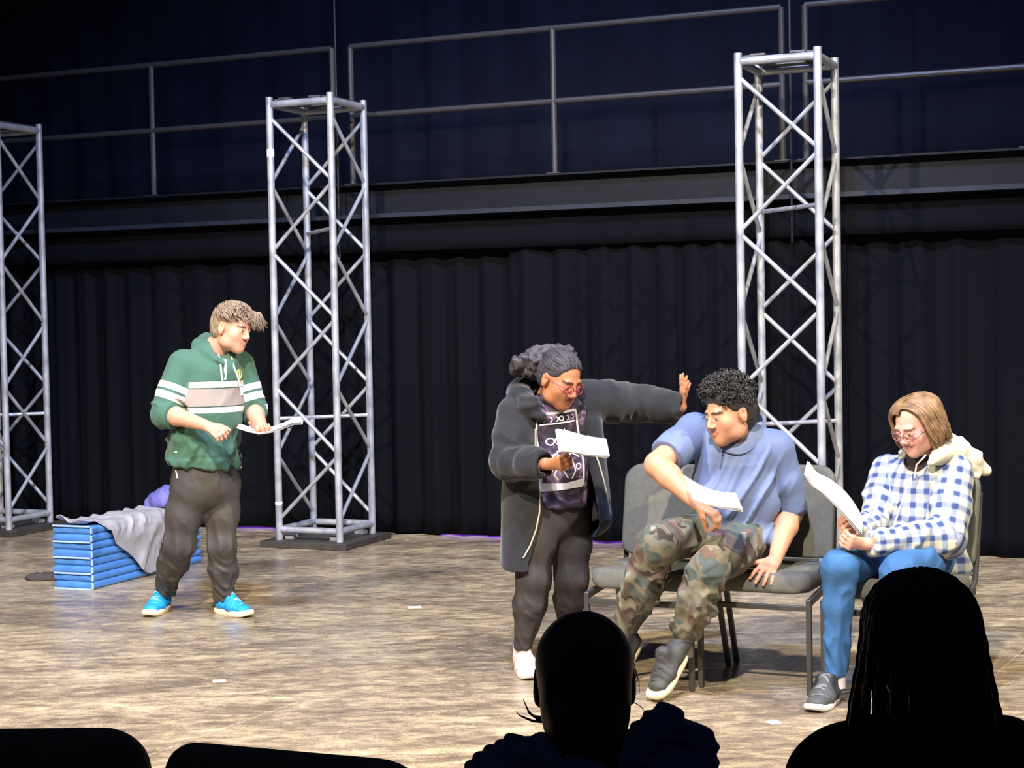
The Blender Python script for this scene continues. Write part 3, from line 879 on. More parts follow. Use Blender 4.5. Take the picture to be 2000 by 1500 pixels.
def skin_body(name, J, c, M, sc, tone, parent, base, paint, arms=True, slim=1.0, hands=(), neck_r=0.052, vox=0.0038, head_kw={}):
    """the whole figure under the clothes: head, neck, trunk, arms, hands and legs in one surface"""
    s = Sdf()
    left = nrm(J['ls'] - J['rs'])
    s.ecap(J['pelvis'], J['chest'], left, (0.115 * slim, 0.085 * slim), (0.125 * slim, 0.088 * slim), 0.04)
    s.cap(J['rs'], J['ls'], 0.045 * slim, None, 0.05)
    s.cap(J['neck'], np.array(c) + M.T @ np.array([0, -0.022, -0.045]) * sc, neck_r + 0.006, neck_r - 0.003, 0.03)
    s.cap(J['chest'], J['neck'], 0.08 * slim, neck_r, 0.05)
    for a in 'rl':
        S, E, Wr = J[a + 's'], J[a + 'e'], J[a + 'w']; r = J.get('arm_r', (0.046, 0.040, 0.034, 0.0235))
        s.cap(S, E, r[0], r[1], 0.03); mid = lerp(E, Wr, 0.3)
        s.cap(E, mid, r[1], r[2] + 0.006, 0.02); s.cap(mid, Wr, r[2] + 0.006, r[3], 0.02)
        H, K, A = J[a + 'h'], J[a + 'k'], J[a + 'a']
        s.cap(H, K, 0.066 * slim, 0.046 * slim, 0.03); s.cap(K, A, 0.042 * slim, 0.030, 0.02)
    for kw in hands: handsdf(s, **kw)
    headsdf(s, c, M, sc, **head_kw)
    def col(V):
        C = np.tile(tone, (len(V), 1)).astype(float)
        n = vn(V * 40)[:, None]; C = C * (0.94 + 0.12 * n)
        # knuckles, ears and fingertips a little redder
        return paint(V, C)
    return sdf_obj(name, s, vox, m_skin, parent, base, None, col)

def leg_folds(V, S, A, knee, amp=1.0, stack=1.0, bend=0.0):
    """slanting pulls round the knee and stacked folds at the ankle"""
    c, d = np.cos(A), np.sin(A)
    w1 = ridge(np.stack([S * 8 + d * 1.0 + c * 0.6, c * 1.3 - S * 2 + 5, d * 1.3 + S * 3], -1)) ** 2
    w2 = ridge(np.stack([S * 20 - c * 1.5, d * 1.2 + 9 + S * 3, c * 1.2], -1)) ** 2
    k = np.clip((S - 0.02) / 0.30, 0.25, 1)
    k = k * (1 - 0.85 * np.exp(-((S - bend) / 0.07) ** 2)) if bend else k
    return amp * ((0.017 * (w1 - 0.45) + 0.017 * stack * (w2 - 0.4) * np.clip((S - knee) / 0.15, 0, 1)) * k + 0.004 * (vn(V * 30) - 0.5))

# ---- man in the green striped hoodie
def build_hoodie_man():
    J = {k: PX(*v) for k, v in dict(
        pelvis=(402, 935, 8.72), chest=(408, 745, 8.72), neck=(425, 680, 8.72),
        rs=(358, 712, 8.64), re=(322, 806, 8.58), rw=(404, 832, 8.40),
        ls=(468, 712, 8.84), le=(494, 800, 8.82), lw=(512, 833, 8.60),
        rh=(370, 945, 8.68), rk=(350, 1062, 8.70), ra=(334, 1158, 8.90),
        lh=(436, 945, 8.78), lk=(432, 1065, 8.72), la=(418, 1172, 8.77)).items()}
    J['arm_r'] = (0.052, 0.046, 0.040, 0.028)
    hr, tr = FL(349, 1178), FL(287, 1207); hr = tr + nrm(hr - tr) * 0.295; J['ra'] = hr + nrm(tr - hr) * 0.070 + V3(0, 0, 0.105)
    hl, tl = FL(398, 1192), FL(490, 1207); hl = tl + nrm(hl - tl) * 0.285; J['la'] = hl + nrm(tl - hl) * 0.070 + V3(0, 0, 0.100)
    base = V3(-1.66, 8.76, 0)
    P = person('young man standing in a green striped hoodie and dark track pants, holding a script', base)
    f = nrm(V3(0.6, -0.8, 0)); left = V3(0.8, 0.6, 0)
    hc = PX(453, 641, 8.66); HM = frame((0.86, -0.42, -0.22), (0.10, 0.05, 1)); sc = 1.03
    tone = lin(212, 160, 134)
    def paint(V, C):
        C = face_paint(V, C, hc, HM, sc, lin(186, 112, 100), lin(86, 62, 48), lin(60, 44, 34), lin(226, 146, 124), 0.0, lin(120, 84, 66))
        return C
    body = skin_body('body', J, hc, HM, sc, tone, P, base, paint, hands=[
        dict(wrist=J['rw'], D=nrm(PX(436, 846, 8.33) - J['rw']), N=V3(0.25, 0.55, -0.8), side=1, curl=(0.55, 0.75, 0.5), spread=0.05, thumb=(0.6, 0.5, 0.2)),
        dict(wrist=J['lw'], D=nrm(V3(0.25, -0.9, -0.22)), N=V3(-0.30, -0.10, 0.9), side=1, curl=(0.30, 0.75, 0.55), spread=0.04, thumb=(0.75, 0.5, 0.75))], neck_r=0.056,
        head_kw=dict(cheek=1.04, jaw=1.06))
    # hoodie
    s = Sdf()
    hemc = PX(398, 905, 8.72)
    chest = PX(410, 760, 8.72)
    s.ecap(PX(398, 890, 8.72), PX(404, 800, 8.71), left, (0.196, 0.165), (0.184, 0.165), 0.05)
    s.ecap(PX(406, 800, 8.71), PX(414, 730, 8.71), left, (0.184, 0.162), (0.165, 0.140), 0.05)
    s.cap(J['rs'] + V3(0.02, 0, -0.005), J['ls'] + V3(-0.02, 0, -0.005), 0.072, None, 0.05)
    s.cap(PX(415, 728, 8.72), PX(421, 690, 8.72), 0.115, 0.085, 0.06)
    RS = [J['rs'], lerp(J['rs'], J['re'], 0.55), J['re'], lerp(J['re'], J['rw'], 0.16)]
    LS = [J['ls'], lerp(J['ls'], J['le'], 0.55), J['le'], lerp(J['le'], J['lw'], 0.12)]
    s.chain(RS, (0.080, 0.080, 0.074, 0.066), 0.016); s.chain(LS, (0.078, 0.076, 0.066, 0.060), 0.016)
    
    s.cap(J['re'] + V3(-0.01, 0, -0.01), lerp(J['re'], J['rw'], 0.12), 0.066, 0.060, 0.015)
    s.lop(lerp(J['re'], J['rw'], 0.20), J['rw'] - J['re'], 0.085); s.lop(lerp(J['le'], J['lw'], 0.18), J['lw'] - J['le'], 0.08)
    # hood lying round the neck
    hood = [PX(438, 706, 8.58), PX(405, 690, 8.62), PX(388, 676, 8.74), PX(402, 668, 8.86), PX(436, 676, 8.88), PX(457, 694, 8.80), PX(455, 708, 8.66)]
    s.chain(hood, (0.016, 0.026, 0.036, 0.042, 0.036, 0.026, 0.016), 0.02)
    s.cap(PX(440, 690, 8.58), PX(428, 660, 8.72), 0.050, 0.060, 0.012, '-')
    s.cutfn(lambda P_: -(P_[..., 2] - (hemc[2] - 0.012 + 0.10 * (P_[..., 0] - hemc[0]) * -1.0 * 0.9)))
    # ribbed hem band
    s2 = None
    RSr = (0.082, 0.080, 0.074, 0.066); LSr = (0.078, 0.076, 0.066, 0.060)
    tc_ = [PX(398, 920, 8.72), PX(415, 700, 8.72)]
    def coords(V):
        sr, ar, dr = seg_coords(V, RS, V3(0, 0, 1), RSr); sl, al, dl = seg_coords(V, LS, V3(0, 0, 1), LSr)
        st, at_, dt = seg_coords(V, tc_, f, (0.17, 0.17))
        return sr, dr, sl, dl, st, at_, dt
    La = np.linalg.norm(J['re'] - J['rs'])
    def attrs(V):
        sr, dr, sl, dl, st, at_, dt = coords(V)
        arm = np.where((dr < 1.2) & (sr > 0.05) & (dr < dt + 0.12), 1.0, np.where((dl < 1.2) & (sl > 0.05) & (dl < dt + 0.12), 1.0, 0.0))
        along = np.where(dr < dl, (V - J['rs']) @ nrm(J['re'] - J['rs']), (V - J['ls']) @ nrm(J['le'] - J['ls']))
        return dict(arm=arm, along=along, hz=V[:, 2] - 0.045 * (np.abs(((V - chest) @ left)) / 0.2) ** 2 * 0.0)
    def dis(V, N):
        sr, dr, sl, dl, st, at_, dt = coords(V)
        inarm = np.clip((1.25 - np.minimum(dr, dl)) / 0.2, 0, 1)
        along = np.where(dr < dl, sr, sl)
        wr = 0.022 * (ridge(np.stack([along * 22, V[:, 0] * 6 + along * 5, V[:, 2] * 5], -1)) ** 2 - 0.4) * np.clip((along - 0.13) / 0.08, 0, 1)
        tor = 0.026 * (ridge(np.stack([at_ * 2.2 + V[:, 2] * 7, V[:, 2] * 9 - at_, V[:, 2] * 0], -1)) ** 2 - 0.4) + 0.016 * (ridge(np.stack([at_ * 3 - V[:, 2] * 9, V[:, 2] * 6, V[:, 2] * 0 + 5], -1)) ** 2 - 0.4) + 0.008 * (vn(V * 16) - 0.5)
        low = np.clip((1.05 - V[:, 2]) / 0.1, 0.25, 1)
        rib = 0.006 * np.clip(1 - np.abs(V[:, 2] - (hemc[2] + 0.04)) / 0.01, 0, 1) * -1
        return wr * inarm + (tor * low + rib) * (1 - inarm)
    m, nt, b = newmat('green_striped_fleece')
    def A(n): return node(nt, 'ShaderNodeAttribute', attribute_name=n).outputs['Fac']
    g, wh, gy, dk = srgb(70, 108, 92), srgb(228, 226, 218), srgb(150, 140, 132), srgb(44, 70, 60)
    def band(sock, stops):
        mr = node(nt, 'ShaderNodeMapRange'); mr.inputs['From Min'].default_value = stops[0]; mr.inputs['From Max'].default_value = stops[1]
        nt.links.new(sock, mr.inputs['Value']); cr = ramp(nt, stops[2], 'CONSTANT'); nt.links.new(mr.outputs[0], cr.inputs[0]); return cr.outputs[0]
    z0, z1 = 1.0, 1.4
    q = lambda z: (z - z0) / (z1 - z0)
    tor = band(A('hz'), (z0, z1, [(0, g), (q(1.088), wh), (q(1.116), dk), (q(1.122), gy), (q(1.212), dk), (q(1.218), wh), (q(1.250), dk), (q(1.254), g)]))
    arm = band(A('along'), (0, 0.4, [(0, g), (0.118 / 0.4, wh), (0.152 / 0.4, g), (0.166 / 0.4, wh), (0.206 / 0.4, g)]))
    mx = node(nt, 'ShaderNodeMix', data_type='RGBA')
    nt.links.new(A('arm'), mx.inputs['Factor']); nt.links.new(tor, mx.inputs['A']); nt.links.new(arm, mx.inputs['B'])
    nt.links.new(mx.outputs['Result'], b.inputs['Base Color']); b.inputs['Roughness'].default_value = 0.85; b.inputs['Specular IOR Level'].default_value = 0.2
    b.inputs['Sheen Weight'].default_value = 0.15
    hd = sdf_obj('hoodie', s, 0.0055, m, P, base, dis, None, attrs)
    bv = bvh_of(hd)
    # hem band, pocket seam, draw strings, emblem, placket
    org = PX(430, 760, 8.6)
    X = nrm(V3(0.8, 0.6, 0)); Zv = V3(0, 0, 1); inward = -f
    m_green2 = simple('green_rib_knit', srgb(50, 92, 75), 0.9)
    m_cord = simple('white_cord', srgb(222, 220, 212), 0.8)
    def on(u, v, off=0.006):
        d = ray(u, v); h = bv.ray_cast(Vector(CC), Vector(nrm(d)), 30)
        return np.array(h[0]) - nrm(d) * off if h[0] is not None else PX(u, v, 8.55)
    for pts in ([(427, 693), (431, 712), (433, 735), (436, 757)], [(452, 697), (458, 720), (466, 742), (471, 768)]):
        mm = MB(); mm.tube([on(*p) for p in pts], 0.0048, 8); mm.build('drawstring', m_cord, hd, off=base)
    mm = MB(); mm.tube([on(471, 757), on(472, 772)], 0.009, 8); mm.build('drawstring_tip', m_cord, hd, off=base)
    mm = MB(); mm.tube([on(440, 702, 0.003), on(440, 722, 0.003), on(439, 742, 0.003)], 0.008, 8, flat=0.4); mm.build('placket', m_white, hd, off=base)
    m_gold = simple('gold_embroidery', srgb(196, 190, 110), 0.6)
    mm = MB()
    for k in range(9):
        a = 2 * math.pi * k / 9
        p = on(467 + 4.5 * math.cos(a), 731 + 9 * math.sin(a), 0.003); q2 = on(467 + 4.5 * math.cos(a + 0.75), 731 + 9 * math.sin(a + 0.75), 0.003)
        mm.tube([p, q2], 0.005, 6)
    mm.tube([on(467, 724, 0.003), on(467, 738, 0.003)], 0.005, 6)
    mm.build('chest_emblem', m_gold, hd, off=base)
    mm = MB(); mm.tube([on(388, 842 + 28, 0.002), on(382, 880, 0.002), on(372, 896, 0.002)], 0.003, 6); mm.build('pocket_seam', m_green2, hd, off=base)
    mm = MB(); mm.tube([on(462, 852, 0.002), on(466, 878, 0.002), on(472, 893, 0.002)], 0.003, 6); mm.build('pocket_seam', m_green2, hd, off=base)
    mm = MB(); mm.box(on(344, 883, 0.002), (0.018, 0.004, 0.005)); mm.build('logo_tab', m_white, hd, off=base)
    mm = MB(); mm.box(on(471, 912, 0.002), (0.008, 0.004, 0.014)); mm.build('hem_label', m_white, hd, off=base)
    # track pants
    s = Sdf()
    waist = PX(400, 900, 8.72)
    s.ecap(PX(400, 900, 8.72), PX(402, 950, 8.72), left, (0.172, 0.135), (0.178, 0.138), 0.05)
    RL = [J['rh'] + V3(0.01, 0, 0), lerp(J['rh'], J['rk'], 0.5), J['rk'], lerp(J['rk'], J['ra'], 0.45), J['ra'] + V3(0.01, 0, -0.02)]
    LL = [J['lh'] + V3(-0.012, 0, 0), lerp(J['lh'], J['lk'], 0.5) , J['lk'], lerp(J['lk'], J['la'], 0.5), J['la'] + V3(0, 0, -0.02)]
    rr = (0.102, 0.095, 0.080, 0.070, 0.052); rl = (0.098, 0.088, 0.070, 0.062, 0.052)
    s.chain(RL, rr, 0.035); s.chain(LL, rl, 0.035)
    s.lop(J['ra'] + V3(0, 0, -0.022), V3(0.1, 0, -1)); s.lop(J['la'] + V3(0, 0, -0.030), V3(0, 0, -1)); s.cut(V3(0, 0, waist[2] + 0.05), V3(0, 0, 1))
    def disp(V, N):
        sr, ar, dr = seg_coords(V, RL, f, rr); sl, al, dl = seg_coords(V, LL, f, rl)
        S = np.where(dr < dl, sr, sl); Aa = np.where(dr < dl, ar, al)
        return leg_folds(V, S, Aa, 0.30)
    m_pants = simple('charcoal_track_fabric', srgb(70, 67, 64), 0.55, noise=0.06, nscale=15, spec=0.35)
    pt = sdf_obj('trousers', s, 0.0058, m_pants, P, base, disp)
    bp_ = bvh_of(pt)
    def onp(u, v, off=0.004):
        d = ray(u, v); h = bp_.ray_cast(Vector(CC), Vector(nrm(d)), 30)
        return np.array(h[0]) - nrm(d) * off if h[0] is not None else PX(u, v, 8.55)
    mm = MB(); mm.tube([onp(343, 918, 0.002), onp(345, 926, 0.002), onp(346, 934, 0.002)], 0.0035, 6); mm.build('zip_pull', m_white, pt, off=base)
    # socks
    m_sock = simple('rust_sock', srgb(150, 74, 50), 0.9)
    for a, d in (('ra', V3(0, 0, 1)), ('la', V3(0, 0, 1))):
        mm = MB(); mm.tube([J[a] + V3(0, 0, -0.05), J[a] + V3(0, 0, 0.0), J[a] + V3(0, 0, 0.035)], [0.032, 0.035, 0.036], 16); mm.build('sock', m_sock, P, off=base)
    m_blue = simple('bright_blue_mesh', srgb(24, 150, 226), 0.6, noise=0.12, nscale=90, bump=0.3, bscale=500)
    m_sole = simple('cream_foam_sole', srgb(238, 226, 196), 0.7)
    m_lace = simple('pale_blue_lace', srgb(120, 190, 236), 0.8)
    shoe(P, base, hr, tr, V3(0, 0, 1), 0.295, m_blue, m_sole, m_lace)
    shoe(P, base, hl, tl, V3(0, 0, 1), 0.285, m_blue, m_sole, m_lace)
    # hair: swept forward, short at the back, wavy fringe
    m_hair = simple('ash_brown_hair', srgb(150, 130, 110), 0.55, noise=0.30, nscale=60, spec=0.5)
    s = Sdf(); Lh = lambda x, y, z: hc + HM.T @ (np.array([x, y, z]) * sc)
    s.ell(Lh(0, -0.018, 0.046), np.array((0.082, 0.096, 0.080)) * sc, HM, 0.01)
    s.ell(Lh(0, -0.055, -0.005), np.array((0.073, 0.058, 0.075)) * sc, HM, 0.03)
    s.cutfn(lambda P_: (lambda q: np.maximum(q[..., 1] - 0.070 - 0.25 * (q[..., 2] - 0.06), np.minimum(-(q[..., 2] - 0.026), q[..., 1] + 0.030)))(((P_ - hc) @ HM.T) / sc), 0.01)
    hr_ = sdf_obj('hair', s, 0.0045, m_hair, P, base, lambda V, N: 0.010 * (ridge(V * np.array([60, 60, 25])) - 0.5))
    rng = random.Random(4); st = []
    for i in range(950):
        th = rng.uniform(-1.9, 1.9); ph = rng.uniform(0.15, 1.45)
        x = math.sin(th) * math.sin(ph); z = math.cos(ph); y = -math.cos(th) * math.sin(ph)
        if rng.random() < 0.35: y = abs(y) * 0.8
        p = np.array([0.080 * x, -0.018 + 0.096 * y, 0.045 + 0.080 * z])
        d = nrm(np.array([x * 0.5, 0.95, -0.10 - 0.30 * abs(x)]) if p[2] > 0.05 else np.array([x * 0.3, 0.25, -0.9]))
        ln = rng.uniform(0.03, 0.06) if p[2] > 0.05 else rng.uniform(0.02, 0.035)
        nl = nrm(p - np.array([0, -0.018, 0.03])); pts = []; w = rng.uniform(0, 6)
        for k in range(7):
            t = k / 6; pts.append(Lh(*(p * 0.97 + nl * 0.022 * math.sin(t * 2.6) + d * ln * t + np.array([math.sin(w + t * 5), 0, math.cos(w + t * 5)]) * 0.007 * t)))
        st.append((pts, [0.0033 * (1 - 0.85 * (k / 6) ** 1.5) for k in range(7)]))
    for i in range(260):     # fringe lifted off the brow
        p = np.array([rng.uniform(-0.078, 0.0), rng.uniform(0.045, 0.075), rng.uniform(0.070, 0.105)])
        d = nrm(np.array([rng.uniform(-0.9, 0.0), 0.95, rng.uniform(0.0, 0.35)])); pts = []; w = rng.uniform(0, 6); ln = rng.uniform(0.055, 0.085)
        for k in range(9):
            t = k / 8; pts.append(Lh(*(p + d * ln * t * (1 - 0.25 * t) + np.array([-0.1, 0.06, -0.75]) * 0.075 * t ** 2.2 + np.array([math.sin(w + t * 7), 0.4 * math.sin(w * 2 + t * 6), math.cos(w + t * 7)]) * 0.009 * t)))
        st.append((pts, [0.0034 * (1 - 0.8 * (k / 8) ** 2) for k in range(9)]))
    locks('hair_locks', st, m_hair, hr_, base)
    # the script in the left hand
    A0, A1 = PX(464, 832, 8.62), PX(588, 826, 8.50)
    def pf(u, v):
        p = lerp(A0, A1, u); dep = nrm(V3(0.10, -0.98, -0.05)) * 0.215 * (v - 0.5)
        return p + dep + V3(0, 0, -0.040 * math.sin(math.pi * min(1, u * 1.15)) ** 1.0 * (1 - 0.2 * u) + 0.014 * u + 0.012 * (v - 0.5) ** 2)
    paper('script_pages', pf, (A0 + A1) / 2, m_paper, 'bent white script pages held out by the man in the green hoodie')
build_hoodie_man()
# ---- performer in the open black hooded jacket, one arm stretched out
def glasses(parent, base, c, M, sc, mat, lens, r=0.021):
    L = lambda x, y, z: np.array(c) + M.T @ (np.array([x, y, z]) * sc)
    g = None
    for x in (-1, 1):
        m = MB(); pts = [L(x * 0.031 + 1.12 * r * math.cos(a), 0.103 - 0.35 * abs(x * 0.031 + r * math.cos(a)) ** 2 * 8, -0.004 + r * 0.86 * math.sin(a)) for a in np.linspace(0, 2 * math.pi, 25)]
        m.tube(pts, 0.0022 * sc, 6)
        if g is None: m.tube([L(-0.009, 0.108, 0.0), L(0, 0.110, 0.002), L(0.009, 0.108, 0.0)], 0.002 * sc, 6)
        m.tube([L(x * 0.054, 0.094, 0.004), L(x * 0.072, 0.080, 0.006), L(x * 0.082, 0.02, 0.008), L(x * 0.082, -0.012, 0.006)], 0.0017 * sc, 6)
        o = m.build('eyeglass_frame', mat, parent, off=base); g = g or o
    return g

def build_jacket_girl():
    J = {k: PX(*v) for k, v in dict(
        pelvis=(1078, 985, 7.30), chest=(1078, 830, 7.26), neck=(1078, 775, 7.24),
        rs=(1010, 808, 7.18), re=(994, 902, 7.10), rw=(1066, 906, 6.94),
        ls=(1146, 782, 7.32), le=(1238, 786, 7.46), lw=(1330, 796, 7.42),
        rh=(1042, 1000, 7.24), rk=(1042, 1132, 7.15), ra=(1022, 1268, 7.16),
        lh=(1110, 1000, 7.34), lk=(1116, 1128, 7.30), la=(1108, 1240, 7.40)).items()}
    J['arm_r'] = (0.048, 0.042, 0.036, 0.026)
    base = V3(0.12, 7.25, 0)
    P = person('person standing in an open black hooded jacket, arm stretched out, reading a script', base)
    f = nrm(V3(0.45, -0.89, 0)); left = V3(0.89, 0.45, 0)
    hc = PX(1094, 741, 7.10); HM = frame((0.58, -0.66, -0.42), (0.05, 0.02, 1)); sc = 1.0
    tone = lin(184, 124, 90)
    def paint(V, C):
        C = face_paint(V, C, hc, HM, sc, lin(140, 70, 62), lin(40, 30, 28), lin(30, 22, 20), lin(180, 108, 80), 0.002)
        return C
    skin_body('body', J, hc, HM, sc, tone, P, base, paint, slim=0.9, hands=[
        dict(wrist=J['rw'], D=nrm(V3(0.80, -0.55, 0.05)), N=V3(0.35, 0.55, 0.35), side=-1, curl=(0.55, 0.9, 0.6), spread=0.03, thumb=(0.55, 0.5, 0.7), sc=0.95),
        dict(wrist=J['lw'] + V3(0.005, 0, 0.0), D=nrm(V3(0.07, -0.12, 1)), N=V3(1, 0.08, 0.0), side=1, curl=(-0.05, 0.10, 0.08), spread=0.10, thumb=(0.5, 0.2, 0.3), sc=1.0,
             fcurl=[(-0.12, 0.0, 0.0), (-0.05, 0.02, 0.02), (0.10, 0.05, 0.05), (0.22, 0.08, 0.05)])], neck_r=0.050,
        head_kw=dict(cheek=1.05, nose=1.12, smile=0.004, jaw=1.0))
    # shirt
    s = Sdf()
    s.ecap(PX(1090, 985, 7.26), PX(1092, 900, 7.24), left, (0.135, 0.115), (0.140, 0.125), 0.05)
    s.ecap(PX(1090, 900, 7.24), PX(1085, 815, 7.22), left, (0.140, 0.130), (0.145, 0.110), 0.05)
    s.cap(PX(1075, 815, 7.22), PX(1080, 785, 7.22), 0.09, 0.062, 0.05)
    s.cut(PX(1090, 992, 7.2), V3(0, 0, -1)); s.cap(J['neck'] + V3(0.02, -0.05, 0.03), J['neck'] + V3(0.02, -0.05, 0.1), 0.052, None, 0.01, '-')
    def dis(V, N):
        a = np.arctan2((V - J['chest']) @ left, (V - J['chest']) @ f)
        return 0.014 * (ridge(np.stack([a * 2.5 + V[:, 2] * 6, V[:, 2] * 8, V[:, 2]], -1)) - 0.6) * np.clip((1.05 - V[:, 2]) / 0.2, 0.25, 1) + 0.006 * (vn(V * 25) - 0.5)
    m, nt, b = newmat('purple_tie_dye'); tc = node(nt, 'ShaderNodeTexCoord')
    n = node(nt, 'ShaderNodeTexNoise'); n.inputs['Scale'].default_value = 9; n.inputs['Detail'].default_value = 5; n.inputs['Distortion'].default_value = 1.5
    nt.links.new(tc.outputs['Object'], n.inputs['Vector'])
    r = ramp(nt, [(0.40, srgb(26, 22, 30)), (0.52, srgb(62, 48, 72)), (0.62, srgb(138, 116, 146)), (0.7, srgb(60, 46, 66))]); nt.links.new(n.outputs['Fac'], r.inputs[0])
    nt.links.new(r.outputs[0], b.inputs['Base Color']); b.inputs['Roughness'].default_value = 0.85
    sh = sdf_obj('t_shirt', s, 0.005, m, P, base, dis)
    bv = bvh_of(sh)
    org = PX(1096, 880, 7.12); Xp = nrm(left + V3(0, 0, 0.10)); Zp = nrm(V3(0, 0, 1) - left * 0.10)
    w, h = 0.088, 0.165; polys = []
    circ = lambda x, y, r_, a0=0, a1=2 * math.pi, k=14: [(x + r_ * math.cos(t), y + r_ * math.sin(t)) for t in np.linspace(a0, a1, k)]
    polys += [([(-w, -h), (-w, h), (w, h), (w, -h), (-w, -h)], 0.010), ([(-w + 0.012, h - 0.045), (w - 0.012, h - 0.045)], 0.006)]
    for k in range(6):
        x = -w + 0.024 + k * 0.025; polys.append((circ(x, h - 0.026, 0.010, -1.4, 1.4, 8) if k != 3 else circ(x, h - 0.026, 0.010), 0.0045))
    polys += [(circ(0.02, 0.075, 0.034, 3.3, 6.1, 16), 0.010), ([(0.018, 0.095), (0.022, 0.068)], 0.004), ([(0.008, 0.080), (0.034, 0.084)], 0.004)]
    for x in (-0.045, -0.012): polys.append((circ(x, 0.045, 0.015), 0.005))
    polys += [(circ(-0.045, 0.010, 0.022, 3.4, 6.0, 10), 0.005), (circ(0.05, 0.03, 0.018), 0.005), ([(-0.07, -0.03), (-0.03, -0.01), (0.0, -0.045), (0.03, -0.01), (0.068, -0.035)], 0.006)]
    polys += [([(-0.03, -0.045), (-0.045, -0.10), (-0.03, -0.125)], 0.006), ([(0.0, -0.05), (-0.008, -0.09), (0.012, -0.12)], 0.006), ([(0.03, -0.04), (0.045, -0.09), (0.03, -0.125)], 0.006), (circ(0.06, -0.075, 0.012), 0.004), (circ(-0.062, -0.08, 0.010), 0.004)]
    polys += [([(-w + 0.004, -h + 0.018), (0, -h + 0.010), (w - 0.004, -h + 0.018)], 0.026)]
    m_print = simple('white_shirt_print', srgb(214, 212, 212), 0.8)
    mm = ribbon_on(bv, org, Xp, Zp, -f, polys, 0.006, 0.003)
    mm.build('printed_card_art', m_print, sh, off=base)
    # jacket
    cJ = PX(1080, 900, 7.27)
    s = Sdf()
    s.ecap(PX(1068, 1110, 7.29), PX(1076, 960, 7.29), left, (0.205, 0.185), (0.190, 0.170), 0.05)
    s.ecap(PX(1076, 960, 7.29), PX(1078, 835, 7.26), left, (0.190, 0.165), (0.165, 0.135), 0.05)
    s.cap(J['rs'] + V3(0.015, 0, -0.005), J['ls'] + V3(-0.015, 0, -0.005), 0.078, 0.078, 0.05)
    s.cap(PX(1078, 830, 7.25), PX(1078, 790, 7.26), 0.10, 0.085, 0.05)
    s.ecap(PX(1142, 830, 7.30), PX(1156, 1010, 7.30), f, (0.10, 0.060), (0.11, 0.070), 0.05)
    s.ecap(PX(1030, 930, 7.20), PX(1024, 1120, 7.17), left, (0.085, 0.105), (0.098, 0.110), 0.05)
    RS = [J['rs'], lerp(J['rs'], J['re'], 0.5), J['re'], lerp(J['re'], J['rw'], 0.6), lerp(J['re'], J['rw'], 0.97)]
    LS = [J['ls'], lerp(J['ls'], J['le'], 0.5), J['le'], lerp(J['le'], J['lw'], 0.6), lerp(J['le'], J['lw'], 1.0)]
    rr = (0.080, 0.078, 0.074, 0.062, 0.048); rl = (0.090, 0.084, 0.076, 0.070, 0.056)
    s.chain(RS, rr, 0.02); s.chain(LS, rl, 0.03)
    s.cutfn(lambda P_: -(P_[..., 2] - (0.56 - 0.22 * ((P_ - cJ) @ f) + 0.30 * ((P_ - cJ) @ left))), 0.004)
    s.shell(0.006)
    # the open front, between the two zip edges
    def edge(pts):
        q = np.array([[(PX(u, v, 7.10) - cJ) @ left, PX(u, v, 7.10)[2]] for u, v in pts]); o = np.argsort(q[:, 1]); return q[o]
    eR = edge([(1047, 770), (1050, 820), (1053, 900), (1054, 1000), (1042, 1050), (1022, 1100)])
    eL = edge([(1112, 770), (1122, 800), (1148, 850), (1170, 900), (1186, 960), (1197, 1040)])
    def opening(P_):
        q = P_ - cJ; x = q @ left; z = P_[..., 2]; fr = q @ f
        a = np.interp(z, eR[:, 1], eR[:, 0]); b_ = np.interp(z, eL[:, 1], eL[:, 0])
        ins = np.minimum(np.minimum(x - a, b_ - x), fr + 0.01)
        return np.minimum(ins, 0.93 * np.maximum(1.21 - 0 * z, 0) + 10)
    s.cutfn(opening, 0.003)
    s.lop(lerp(J['re'], J['rw'], 0.98), J['rw'] - J['re'], 0.07); s.lop(lerp(J['le'], J['lw'], 1.0), J['lw'] - J['le'], 0.08)
    s.cap(J['neck'] + f * 0.03, hc, 0.075, 0.08, 0.01, '-')
    def dis(V, N):
        sr, ar, dr = seg_coords(V, RS, V3(0, 0, 1), rr); sl, al, dl = seg_coords(V, LS, V3(0, 0, 1), rl)
        ina = np.clip((1.3 - np.minimum(dr, dl)) / 0.2, 0, 1); al_ = np.where(dr < dl, sr, sl); an = np.where(dr < dl, ar, al)
        sgn = np.where(np.ones(len(V)) > 0, 1.0, 1.0)
        arm = 0.020 * (ridge(np.stack([al_ * 19 + np.sin(an) * 1.2, an * 0.8 + 3, V[:, 1] * 2], -1)) ** 1.5 - 0.45) * np.clip((al_ - 0.05) / 0.1, 0.3, 1)
        q = V - cJ; a = np.arctan2(q @ left, q @ f)
        tor = 0.016 * (ridge(np.stack([a * 2.2, V[:, 2] * 2.5, V[:, 2]], -1)) - 0.6) * np.clip((1.2 - V[:, 2]) / 0.4, 0.2, 1)
        out = np.sign((N * (V - cJ - np.outer((V - cJ)[:, 2], V3(0, 0, 1)))).sum(1)) * (1 - ina) + ina
        return (arm * ina + tor * (1 - ina)) * np.where(out >= 0, 1, -1) * 0.85
    m_jk = simple('washed_black_fleece', srgb(40, 41, 44), 0.9, noise=0.16, nscale=20, spec=0.15, sheen=0.25, bump=0.2, bscale=260)
    jk = sdf_obj('hooded_jacket', s, 0.0052, m_jk, P, base, dis)
    # hood bunched on the shoulders
    s = Sdf()
    hp = [PX(1056, 812, 7.10), PX(1032, 790, 7.12), PX(1012, 776, 7.20), PX(1020, 764, 7.34), PX(1060, 762, 7.40), PX(1108, 766, 7.40), PX(1132, 782, 7.30), PX(1130, 806, 7.20)]
